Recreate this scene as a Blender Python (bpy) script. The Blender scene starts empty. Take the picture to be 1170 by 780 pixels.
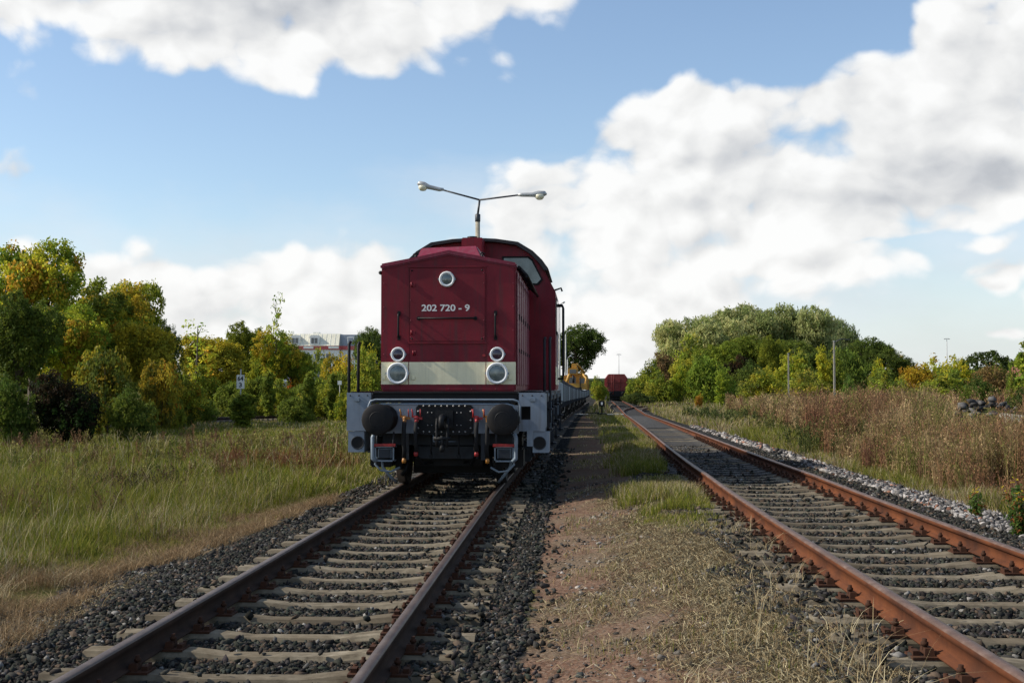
import bpy, math, random
import numpy as np
from mathutils import Vector, Matrix
R = math.radians
scene = bpy.context.scene
COL = scene.collection
rng = np.random.default_rng(7)
random.seed(7)

# ------------------------------------------------------------------ camera
CAMZ = 1.48
FPX = 1430.0
cam_data = bpy.data.cameras.new("camera")
cam = bpy.data.objects.new("camera", cam_data)
COL.objects.link(cam)
cam.location = (0, 0, CAMZ)
cam.rotation_euler = (R(90 + 2.04), 0, R(3.32))
cam_data.sensor_width = 36.0
cam_data.lens = 36.0 * FPX / 1170.0
cam_data.clip_start = 0.1
cam_data.clip_end = 6000
scene.camera = cam

# ------------------------------------------------------------------ light
SUN_EL, SUN_BACK = 36.0, 4.0         # sun on the left, square to the tracks
sun_dir = Vector((-math.cos(R(SUN_EL)) * math.cos(R(SUN_BACK)),
                  -math.cos(R(SUN_EL)) * math.sin(R(SUN_BACK)), math.sin(R(SUN_EL))))
sd = bpy.data.lights.new("sun", 'SUN')
sd.energy = 5.0
sd.angle = R(0.55)
sd.color = (1.0, 0.93, 0.82)
so = bpy.data.objects.new("sun", sd)
so.rotation_euler = (-sun_dir).to_track_quat('-Z', 'Y').to_euler()
COL.objects.link(so)

vs = scene.view_settings
vs.view_transform = 'Standard'
vs.look = 'None'
vs.exposure = 0.13
vs.gamma = 1.0
vs.use_curve_mapping = False

scene.cycles.max_bounces = 6
scene.cycles.diffuse_bounces = 2
scene.cycles.glossy_bounces = 2
scene.cycles.transmission_bounces = 4
scene.cycles.transparent_max_bounces = 4
scene.cycles.caustics_reflective = False
scene.cycles.caustics_refractive = False
scene.cycles.use_denoising = True

# ------------------------------------------------------------------ node helper
class NT:
    def __init__(self, tree):
        self.t = tree
    def n(self, kind, **kw):
        nd = self.t.nodes.new(kind)
        for k, v in kw.items():
            setattr(nd, k, v)
        return nd
    def put(self, sock, v):
        if v is None:
            return
        if hasattr(v, 'links') or isinstance(v, bpy.types.NodeSocket):
            self.t.links.new(v, sock)
        else:
            sock.default_value = v
    def math(self, op, a, b=None, c=None, clamp=False):
        nd = self.n('ShaderNodeMath', operation=op, use_clamp=clamp)
        self.put(nd.inputs[0], a)
        if b is not None: self.put(nd.inputs[1], b)
        if c is not None: self.put(nd.inputs[2], c)
        return nd.outputs[0]
    def vmath(self, op, a, b=None, out=0):
        nd = self.n('ShaderNodeVectorMath', operation=op)
        self.put(nd.inputs[0], a)
        if b is not None: self.put(nd.inputs[1], b)
        return nd.outputs[out]
    def smooth(self, v, lo, hi, a=0.0, b=1.0):
        nd = self.n('ShaderNodeMapRange', interpolation_type='SMOOTHSTEP')
        self.put(nd.inputs['Value'], v)
        nd.inputs['From Min'].default_value = lo
        nd.inputs['From Max'].default_value = hi
        nd.inputs['To Min'].default_value = a
        nd.inputs['To Max'].default_value = b
        return nd.outputs[0]
    def mix(self, f, a, b, mode='MIX'):
        nd = self.n('ShaderNodeMix', data_type='RGBA', blend_type=mode)
        self.put(nd.inputs[0], f)
        self.put(nd.inputs[6], a)
        self.put(nd.inputs[7], b)
        return nd.outputs[2]
    def noise(self, vec, scale, detail=4, rough=0.5, color=False, dist=0.0):
        nd = self.n('ShaderNodeTexNoise')
        if vec is not None: self.put(nd.inputs['Vector'], vec)
        nd.inputs['Scale'].default_value = scale
        nd.inputs['Detail'].default_value = detail
        nd.inputs['Roughness'].default_value = rough
        nd.inputs['Distortion'].default_value = dist
        return nd.outputs[1 if color else 0]
    def ramp(self, f, stops):
        nd = self.n('ShaderNodeValToRGB')
        el = nd.color_ramp.elements
        while len(el) < len(stops): el.new(0.5)
        for e, (p, c) in zip(el, stops):
            e.position = p
            e.color = (*c, 1) if len(c) == 3 else c
        self.put(nd.inputs[0], f)
        return nd.outputs[0]

def C4(c): return (c[0], c[1], c[2], 1.0)

# ------------------------------------------------------------------ world: Nishita sky with drifting cumulus
world = bpy.data.worlds.new("World")
scene.world = world
world.use_nodes = True
wt = world.node_tree
wt.nodes.clear()
world.cycles.sampling_method = 'MANUAL'
world.cycles.sample_map_resolution = 256
W = NT(wt)
sky = W.n('ShaderNodeTexSky', sky_type='NISHITA')
sky.sun_disc = False
sky.sun_elevation = R(SUN_EL)
sky.sun_rotation = R(-90 - SUN_BACK)
sky.air_density = 1.0
sky.dust_density = 0.6
sky.ozone_density = 2.0
tc = W.n('ShaderNodeTexCoord')
dirv = W.vmath('NORMALIZE', tc.outputs['Generated'])
sep = W.n('ShaderNodeSeparateXYZ'); W.put(sep.inputs[0], dirv)
az = W.math('ARCTAN2', sep.outputs[0], sep.outputs[1])       # radians clockwise from the track direction
el = W.math('ARCSINE', sep.outputs[2])
comb = W.n('ShaderNodeCombineXYZ'); W.put(comb.inputs[0], az); W.put(comb.inputs[1], el)
angv = comb.outputs[0]
# wobble the cloud outlines
wn = W.noise(dirv, 5.5, 4, 0.55, color=True)
wv = W.vmath('SUBTRACT', wn, (0.5, 0.5, 0.5))
wv = W.vmath('MULTIPLY', wv, (0.17, 0.085, 0.0))
av = W.vmath('ADD', angv, wv)
def AE(px, py):
    return (math.atan((px - 668) / FPX), math.atan((441 - py) / FPX), 0)
# the cloud banks: azimuth/elevation of the middle, half sizes (degrees-like radians), weight
def field(CL_, k=0.08):
    F_ = None
    for (px, py, rx, ry, w) in CL_:
        d = W.vmath('SUBTRACT', av, AE(px, py))
        d = W.vmath('MULTIPLY', d, (FPX / rx, FPX / ry, 0))
        l = W.vmath('LENGTH', d, out=1)
        f = W.math('MULTIPLY_ADD', l, -w, w)
        F_ = f if F_ is None else W.math('SMOOTH_MAX', F_, f, k)
    return W.math('MAXIMUM', F_, -0.8)
# thick cumulus: bearing of the middle, half sizes and steepness of each bank (given in thousandths of a radian or so)
F = field([
    (300, -80, 370, 195, 3.6), (560, -60, 130, 105, 2.2), (-20, -60, 260, 135, 3.4),
    (250, 470, 640, 200, 4.5), (600, 440, 230, 190, 3.6), (-150, 450, 300, 170, 4.0),
    (930, 185, 320, 112, 3.6), (1150, 95, 180, 140, 3.6), (750, 215, 190, 95, 3.0), (768, 140, 80, 60, 1.9), (640, 195, 120, 40, 1.3), (640, 290, 130, 70, 1.5),
    (545, 188, 75, 26, .46), (1330, 90, 220, 200, 2.5), (980, 245, 210, 46, 2.4), (860, 290, 240, 70, 1.9), (760, 345, 260, 70, 1.7), (1080, 290, 120, 24, .8), (900, 160, 150, 60, 2.6), (620, 250, 110, 80, 1.8), (900, 372, 120, 18, .6),
    (1105, 325, 78, 28, 1.5), (1125, 388, 75, 17, 1.1), (1180, 350, 50, 26, 1.0),
    (-10, 212, 52, 44, .34), (20, 138, 34, 24, .20), (44, 188, 34, 22, .22), (492, 160, 44, 13, .26), (642, 100, 14, 38, .20), (60, 245, 50, 14, .2),
])
# elsewhere on the dome: broken cumulus
gen = W.math('MULTIPLY_ADD', W.noise(dirv, 2.2, 3, 0.5), 2.6, -1.2)
outside = W.smooth(W.math('ABSOLUTE', az), 0.52, 0.75)
high = W.smooth(el, 0.36, 0.6)
osel = W.math('MAXIMUM', outside, high)
Fm = W.n('ShaderNodeMix', data_type='FLOAT')
W.put(Fm.inputs[0], osel); W.put(Fm.inputs[2], F); W.put(Fm.inputs[3], gen)
F = Fm.outputs[0]
def vor(vec, scale, det):
    v = W.n('ShaderNodeTexVoronoi', feature='F1')
    W.put(v.inputs['Vector'], vec); v.inputs['Scale'].default_value = scale; v.inputs['Detail'].default_value = det
    v.inputs['Roughness'].default_value = 0.55
    return W.math('MULTIPLY_ADD', v.outputs['Distance'], -1.5, 1.0)
wdir = W.vmath('ADD', dirv, W.vmath('MULTIPLY', wn, (0.06, 0.06, 0.06)))
stretch = W.vmath('MULTIPLY', wdir, (1.0, 1.0, 1.35))
def shape(offset):
    v = W.vmath('ADD', stretch, offset)
    return W.math('ADD', W.math('MULTIPLY', vor(v, 13.0, 2.0), 0.55), W.math('MULTIPLY', W.noise(v, 10.0, 7, 0.60), 1.0))
s0 = shape((0, 0, 0)); s1 = shape((-0.012, -0.002, 0.018))
n2 = W.noise(dirv, 3.0, 4, 0.5)
D = W.math('ADD', W.math('MINIMUM', F, 1.0), W.math('MULTIPLY_ADD', s0, 1.15, -0.66))
alpha = W.smooth(D, 0.0, 0.42)
rel = W.math('MULTIPLY', W.math('SUBTRACT', s0, s1), 0.42)         # sunlit left and upper sides of the billows
deep = W.smooth(W.math('ADD', F, W.math('MULTIPLY_ADD', n2, 2.0, -1.0)), 0.9, 3.3)
# flat grey bases: under the top left bank and low in the right hand bank
base1 = field([(330, 10, 230, 60, 1.0), (1090, 205, 150, 48, 1.2), (1000, 225, 120, 24, .8), (-10, 215, 40, 40, 1.0), (1110, 338, 70, 14, .8)], 0.05)
base1 = W.smooth(W.math('ADD', base1, W.math('MULTIPLY_ADD', n2, 1.0, -0.5)), 0.0, 0.9)
lowfade = W.smooth(el, 0.02, 0.14, 0.30, 1.0)
br = W.math('MULTIPLY_ADD', W.math('MULTIPLY', deep, lowfade), -0.10, 1.0)
br = W.math('MULTIPLY_ADD', base1, -0.22, br)
br = W.math('ADD', br, rel)
br = W.math('MINIMUM', W.math('MAXIMUM', br, 0.52), 1.06)
ccol = W.mix(W.smooth(br, 0.5, 0.98), (0.87, 0.91, 0.98, 1), (1.0, 1.0, 0.99, 1))
ccol = W.vmath('SCALE', ccol); W.put(ccol.node.inputs['Scale'], br)
# thin high veil: pale blue-white, thicker towards the horizon and under the right hand bank
F2 = field([(800, 360, 480, 150, 1.0), (1100, 300, 260, 120, .7), (560, 230, 200, 70, .6), (100, 330, 500, 120, .8)], 0.2)
veil = W.smooth(W.math('ADD', F2, W.math('MULTIPLY_ADD', W.noise(W.vmath('MULTIPLY', dirv, (1, 1, 2.6)), 5.0, 7, 0.6), 1.2, -0.6)), -0.1, 0.85, 0.0, 0.74)
veil = W.math('MAXIMUM', veil, W.smooth(el, 0.0, 0.16, 0.72, 0.03))
vbr = W.math('MULTIPLY_ADD', W.noise(W.vmath('MULTIPLY', dirv, (1, 1, 2.2)), 9.0, 5, 0.55), 0.30, 0.76)
vcol = W.vmath('SCALE', (0.87, 0.94, 1.02)); W.put(vcol.node.inputs['Scale'], vbr)
bg1 = W.n('ShaderNodeBackground'); W.put(bg1.inputs[0], sky.outputs[0]); bg1.inputs[1].default_value = 0.15
bgv = W.n('ShaderNodeBackground'); W.put(bgv.inputs[0], vcol); bgv.inputs[1].default_value = 0.86
bg2 = W.n('ShaderNodeBackground'); W.put(bg2.inputs[0], ccol); bg2.inputs[1].default_value = 0.86
m1 = W.n('ShaderNodeMixShader'); W.put(m1.inputs[0], veil)
wt.links.new(bg1.outputs[0], m1.inputs[1]); wt.links.new(bgv.outputs[0], m1.inputs[2])
mx = W.n('ShaderNodeMixShader'); W.put(mx.inputs[0], W.math('MULTIPLY', alpha, 0.97))
wt.links.new(m1.outputs[0], mx.inputs[1]); wt.links.new(bg2.outputs[0], mx.inputs[2])
wo = W.n('ShaderNodeOutputWorld'); wt.links.new(mx.outputs[0], wo.inputs[0])

# ------------------------------------------------------------------ materials
MATS = {}
def mat(name):
    m = bpy.data.materials.new(name); m.use_nodes = True
    m.node_tree.nodes.clear()
    MATS[name] = m
    return m, NT(m.node_tree)
def finish(T, shader):
    o = T.n('ShaderNodeOutputMaterial'); T.t.links.new(shader, o.inputs[0])
def bsdf(T, col, rough=0.6, metal=0.0, spec=0.5, bump=None, bdist=0.01, bstr=1.0):
    p = T.n('ShaderNodeBsdfPrincipled')
    T.put(p.inputs['Base Color'], col)
    T.put(p.inputs['Roughness'], rough)
    p.inputs['Metallic'].default_value = metal
    p.inputs['Specular IOR Level'].default_value = spec
    if bump is not None:
        b = T.n('ShaderNodeBump'); b.inputs['Strength'].default_value = bstr; b.inputs['Distance'].default_value = bdist
        T.put(b.inputs['Height'], bump); T.t.links.new(b.outputs[0], p.inputs['Normal'])
    return p.outputs[0]
def painted(name, c, c2=None, rough=0.5, scale=6.0, amt=0.5, metal=0.0, spec=0.5, dirt=(0.05, 0.045, 0.035), dirt_amt=0.25, streak=False, bump=0.15):
    """weathered paint or metal: two close tones, grime in patches or runs"""
    m, T = mat(name)
    tcn = T.n('ShaderNodeTexCoord')
    v = tcn.outputs['Object']
    c2 = c2 or tuple(x * 0.75 for x in c)
    n = T.noise(v, scale, 6, 0.6)
    col = T.mix(T.smooth(n, 0.35, 0.7, 0, amt), C4(c), C4(c2))
    if streak:
        mp = T.vmath('MULTIPLY', v, (14.0, 14.0, 0.9))
    else:
        mp = T.vmath('MULTIPLY', v, (3.0, 3.0, 3.0))
    dn = T.noise(mp, 1.0, 5, 0.6)
    df = T.smooth(dn, 0.45, 0.75, 0, dirt_amt)
    col = T.mix(df, col, C4(dirt))
    ro = T.smooth(n, 0.3, 0.7, rough - 0.08, rough + 0.1)
    finish(T, bsdf(T, col, ro, metal, spec, bump=T.noise(v, 40, 3, 0.6), bdist=0.003, bstr=bump))
    return m
painted('crimson_paint', (0.215, 0.0085, 0.019), (0.140, 0.008, 0.015), 0.5, 1.6, 0.9, dirt=(0.055, 0.030, 0.028), dirt_amt=0.55, streak=True, spec=0.3, bump=0.3)
painted('crimson_lit', (0.215, 0.022, 0.045), (0.16, 0.02, 0.036), 0.5, 3, 0.8, dirt=(0.18, 0.09, 0.10), dirt_amt=0.5, streak=True, spec=0.3)  # paler copy of the crimson: light on sides, lip and cowl put into colour
painted('cream_paint', (0.86, 0.78, 0.52), (0.78, 0.70, 0.45), 0.5, 5, 0.6, dirt=(0.42, 0.36, 0.25), dirt_amt=0.28, streak=True)
painted('beam_grey', (0.21, 0.25, 0.30), (0.16, 0.195, 0.235), 0.55, 5, 0.7, dirt=(0.10, 0.09, 0.08), dirt_amt=0.4, streak=True)
painted('dark_grey', (0.045, 0.05, 0.058), (0.03, 0.033, 0.038), 0.6, 6, 0.8, dirt=(0.07, 0.05, 0.035), dirt_amt=0.4, spec=0.14)
painted('black_paint', (0.012, 0.013, 0.015), (0.02, 0.019, 0.018), 0.5, 7, 0.8, dirt=(0.04, 0.032, 0.025), dirt_amt=0.3, spec=0.14)
painted('black_rubber', (0.014, 0.014, 0.015), (0.022, 0.021, 0.02), 0.7, 9, 0.8, dirt_amt=0.2, spec=0.14)
painted('buffer_steel', (0.012, 0.012, 0.013), (0.02, 0.018, 0.017), 0.6, 4, 0.8, dirt=(0.055, 0.045, 0.035), dirt_amt=0.3, metal=0.0, spec=0.14)
painted('roof_black', (0.035, 0.035, 0.038), (0.05, 0.048, 0.045), 0.6, 4, 0.8, spec=0.14)
painted('lamp_white', (0.80, 0.80, 0.78), (0.7, 0.7, 0.68), 0.4, 8, 0.5, dirt_amt=0.15)
painted('lamp_lens', (0.10, 0.125, 0.115), (0.22, 0.25, 0.23), 0.16, 14, 0.8, dirt_amt=0.05, spec=1.0)
painted('dark_lens', (0.045, 0.02, 0.035), (0.03, 0.02, 0.03), 0.12, 9, 0.5, dirt_amt=0.0, spec=0.9)
painted('signal_red', (0.40, 0.022, 0.022), (0.22, 0.022, 0.02), 0.5, 30, 0.9, dirt_amt=0.6)
painted('signal_orange', (0.42, 0.17, 0.02), (0.25, 0.10, 0.02), 0.5, 30, 0.9, dirt_amt=0.6)
painted('pipe_grey', (0.20, 0.245, 0.29), (0.14, 0.175, 0.21), 0.45, 9, 0.6)
painted('bolt_steel', (0.5, 0.5, 0.5), (0.35, 0.33, 0.3), 0.5, 9, 0.6)
painted('skylit_white', (0.78, 0.76, 0.70), (0.66, 0.63, 0.56), 0.5, 9, 0.6)
painted('post_concrete', (0.38, 0.34, 0.26), (0.28, 0.25, 0.19), 0.85, 5, 0.8)
painted('mast_grey', (0.40, 0.40, 0.38), (0.32, 0.32, 0.31), 0.6, 5, 0.8)
painted('mast_dark', (0.03, 0.033, 0.038), (0.045, 0.045, 0.05), 0.5, 5, 0.8)
painted('lamp_housing', (0.42, 0.43, 0.42), (0.34, 0.34, 0.33), 0.4, 12, 0.8, metal=0.3)
painted('lamp_bowl', (0.72, 0.68, 0.52), (0.62, 0.58, 0.42), 0.25, 12, 0.8)
painted('wagon_grey', (0.50, 0.54, 0.54), (0.38, 0.42, 0.42), 0.6, 3, 0.8, dirt=(0.16, 0.13, 0.10), dirt_amt=0.45, streak=True)
painted('wagon_red', (0.25, 0.026, 0.020), (0.15, 0.022, 0.018), 0.6, 2, 0.8, dirt=(0.10, 0.05, 0.04), dirt_amt=0.5, streak=True)
painted('machine_yellow', (0.50, 0.26, 0.025), (0.36, 0.18, 0.02), 0.5, 3, 0.8, dirt=(0.12, 0.08, 0.04), dirt_amt=0.45)
painted('bark', (0.11, 0.085, 0.06), (0.06, 0.048, 0.035), 0.9, 6, 0.9, bump=0.8)
painted('timber', (0.27, 0.22, 0.16), (0.18, 0.14, 0.10), 0.85, 6, 0.9)
painted('dark_sleeper', (0.060, 0.056, 0.050), (0.040, 0.037, 0.033), 0.9, 5, 0.9, dirt=(0.10, 0.085, 0.065), dirt_amt=0.5)
painted('facade_white', (0.88, 0.86, 0.80), (0.8, 0.78, 0.72), 0.7, 1, 0.6)
painted('roof_sheet', (0.80, 0.76, 0.60), (0.70, 0.66, 0.52), 0.6, 0.8, 0.8)
painted('band_red', (0.58, 0.12, 0.11), (0.50, 0.10, 0.10), 0.6, 1, 0.6)
painted('shed_roof', (0.30, 0.34, 0.40), (0.24, 0.27, 0.32), 0.5, 1, 0.6)
painted('brick_red', (0.32, 0.12, 0.08), (0.25, 0.09, 0.06), 0.85, 3, 0.8)
painted('sign_white', (0.80, 0.80, 0.74), (0.7, 0.7, 0.64), 0.5, 8, 0.5)
painted('sign_black', (0.02, 0.02, 0.02), (0.03, 0.03, 0.03), 0.5, 8, 0.5)
painted('figure_white', (0.78, 0.76, 0.72), (0.68, 0.66, 0.62), 0.5, 30, 0.8, dirt_amt=0.15)
m, T = mat('cab_glass')
gn = T.noise(T.n('ShaderNodeTexCoord').outputs['Object'], 2.2, 3, 0.5)
finish(T, bsdf(T, T.ramp(gn, [(0.35, (0.05, 0.06, 0.06)), (0.65, (0.16, 0.18, 0.18))]), 0.06, 0.35, 1.0))
m, T = mat('window_glass')
finish(T, bsdf(T, (0.04, 0.05, 0.06, 1), 0.1, 0.0, 1.0))

# rusted rail steel
def rust(name, base, dark, light, rough=0.85, sc=3.0):
    m, T = mat(name)
    v = T.n('ShaderNodeTexCoord').outputs['Object']
    n = T.noise(v, sc, 6, 0.65); n2 = T.noise(T.vmath('MULTIPLY', v, (30, 3, 30)), 1.0, 4, 0.6)
    col = T.ramp(n, [(0.3, dark), (0.5, base), (0.72, light)])
    col = T.mix(T.smooth(n2, 0.4, 0.75, 0, 0.45), col, C4(dark))
    finish(T, bsdf(T, col, rough, 0.0, 0.12 if rough > .7 else 0.2, bump=T.noise(v, 60, 4, 0.7), bdist=0.004, bstr=0.35))
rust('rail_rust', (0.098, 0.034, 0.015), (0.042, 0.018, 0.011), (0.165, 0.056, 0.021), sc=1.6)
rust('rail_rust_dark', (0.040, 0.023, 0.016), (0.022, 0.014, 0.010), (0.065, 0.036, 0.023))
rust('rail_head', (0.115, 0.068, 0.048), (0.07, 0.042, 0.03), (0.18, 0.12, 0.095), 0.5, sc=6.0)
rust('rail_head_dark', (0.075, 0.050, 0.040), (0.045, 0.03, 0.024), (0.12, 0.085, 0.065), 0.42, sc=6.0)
rust('clip_rust', (0.065, 0.028, 0.016), (0.032, 0.018, 0.012), (0.10, 0.04, 0.02))
rust('wheel_steel', (0.025, 0.020, 0.017), (0.014, 0.012, 0.010), (0.04, 0.03, 0.025), 0.7)

m, T = mat('sleeper_concrete')
v = T.n('ShaderNodeTexCoord').outputs['Object']
gp = T.n('ShaderNodeNewGeometry').outputs['Position']
n = T.noise(gp, 9, 6, 0.65); nb = T.noise(gp, 1.7, 3, 0.5)
n3 = T.noise(T.vmath('MULTIPLY', gp, (2.2, 26, 26)), 1.0, 4, 0.65)
col = T.ramp(n, [(0.28, (0.085, 0.070, 0.050)), (0.5, (0.20, 0.170, 0.122)), (0.75, (0.32, 0.275, 0.205))])
col = T.mix(T.smooth(nb, 0.4, 0.65, 0, 0.5), col, (0.14, 0.11, 0.072, 1))
col = T.mix(T.smooth(n3, 0.5, 0.75, 0, 0.6), col, (0.06, 0.045, 0.03, 1))
ob = T.n('ShaderNodeObjectInfo').outputs['Random']
col = T.mix(T.math('MULTIPLY', ob, 0.55), col, (0.085, 0.068, 0.048, 1))
finish(T, bsdf(T, col, 1.0, 0, 0.03, bump=n3, bdist=0.012, bstr=0.5))

def leafmat(name, trans=0.35, rough=0.6, sat=1.0):
    m, T = mat(name)
    a = T.n('ShaderNodeAttribute', attribute_name='Col')
    oi = T.n('ShaderNodeObjectInfo')
    col = T.mix(1.0, a.outputs['Color'], oi.outputs['Color'], 'MULTIPLY')
    p = bsdf(T, col, rough, 0, 0.08)
    tr = T.n('ShaderNodeBsdfTranslucent'); T.put(tr.inputs[0], col)
    mxs = T.n('ShaderNodeMixShader'); mxs.inputs[0].default_value = trans
    T.t.links.new(p, mxs.inputs[1]); T.t.links.new(tr.outputs[0], mxs.inputs[2])
    finish(T, mxs.outputs[0])
leafmat('leaf', 0.48)
leafmat('grass_blade', 0.30, 0.65)
leafmat('dry_stalk', 0.18, 0.85)
m, T = mat('stone')
a = T.n('ShaderNodeAttribute', attribute_name='Col')
gp = T.n('ShaderNodeNewGeometry').outputs['Position']
nn = T.noise(gp, 55, 3, 0.6)
col = T.mix(T.smooth(nn, 0.3, 0.75, 0.0, 0.7), a.outputs['Color'], T.vmath('SCALE', a.outputs['Color']))
sc_node = [x for x in T.t.nodes if x.bl_idname == 'ShaderNodeVectorMath'][-1]; sc_node.inputs['Scale'].default_value = 0.55
finish(T, bsdf(T, col, 0.9, 0, 0.04, bump=nn, bdist=0.004, bstr=0.5))

# ground: ballast, trodden earth, turf, stone chippings, by painted zones of the terrain sheet
m, T = mat('ground')
gp = T.n('ShaderNodeNewGeometry').outputs['Position']
za = T.n('ShaderNodeAttribute', attribute_name='zone').outputs['Color']
zs = T.n('ShaderNodeSeparateColor'); T.put(zs.inputs[0], za)
jit = T.math('MULTIPLY_ADD', T.noise(gp, 3.5, 5, 0.65), 0.9, -0.45)
def zmask(ch): return T.smooth(T.math('ADD', zs.outputs[ch], jit), 0.40, 0.60)
vor = T.n('ShaderNodeTexVoronoi'); T.put(vor.inputs['Vector'], gp); vor.inputs['Scale'].default_value = 22.0
vcol = T.n('ShaderNodeSeparateColor'); T.put(vcol.inputs[0], vor.outputs['Color'])
bal = T.ramp(vcol.outputs[0], [(0.0, (0.012, 0.014, 0.015)), (0.5, (0.028, 0.031, 0.031)), (0.8, (0.05, 0.047, 0.043)), (0.97, (0.11, 0.10, 0.09))])
chip = T.ramp(vcol.outputs[1], [(0.0, (0.05, 0.045, 0.04)), (0.45, (0.16, 0.14, 0.12)), (0.8, (0.30, 0.27, 0.24)), (0.97, (0.5, 0.46, 0.42))])
nA = T.noise(gp, 1.1, 5, 0.6); nB = T.noise(gp, 9, 6, 0.7); nC = T.noise(gp, 45, 4, 0.7)
turf = T.mix(T.smooth(nA, 0.35, 0.65), (0.060, 0.072, 0.020, 1), (0.13, 0.105, 0.045, 1))
turf = T.mix(T.smooth(nB, 0.45, 0.7, 0, 0.6), turf, (0.060, 0.042, 0.022, 1))
earth = T.ramp(nB, [(0.25, (0.065, 0.034, 0.023)), (0.5, (0.150, 0.085, 0.056)), (0.75, (0.23, 0.155, 0.105))])
earth = T.mix(T.smooth(T.noise(gp, 0.8, 4, 0.6), 0.42, 0.62, 0, 0.7), earth, (0.15, 0.115, 0.075, 1))
earth = T.mix(T.smooth(nC, 0.42, 0.75, 0, 0.7), earth, (0.22, 0.185, 0.145, 1))
earth = T.mix(T.smooth(nC, 0.28, 0.45, 0.75, 0), earth, (0.055, 0.035, 0.026, 1))
col = turf
col = T.mix(zmask(1), col, earth)
col = T.mix(zmask(2), col, chip)
col = T.mix(zmask(0), col, bal)
bmp = T.math('ADD', T.math('MULTIPLY', vor.outputs['Distance'], -0.6), T.math('MULTIPLY', nC, 0.5))
finish(T, bsdf(T, col, 1.0, 0, 0.0, bump=bmp, bdist=0.03, bstr=0.8))
m, T = mat('far_forest')
gp = T.n('ShaderNodeNewGeometry').outputs['Position']
finish(T, bsdf(T, T.ramp(T.noise(gp, 0.06, 6, 0.7), [(0.3, (0.018, 0.032, 0.016)), (0.7, (0.055, 0.07, 0.03))]), 0.95, 0, 0.1))

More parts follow.
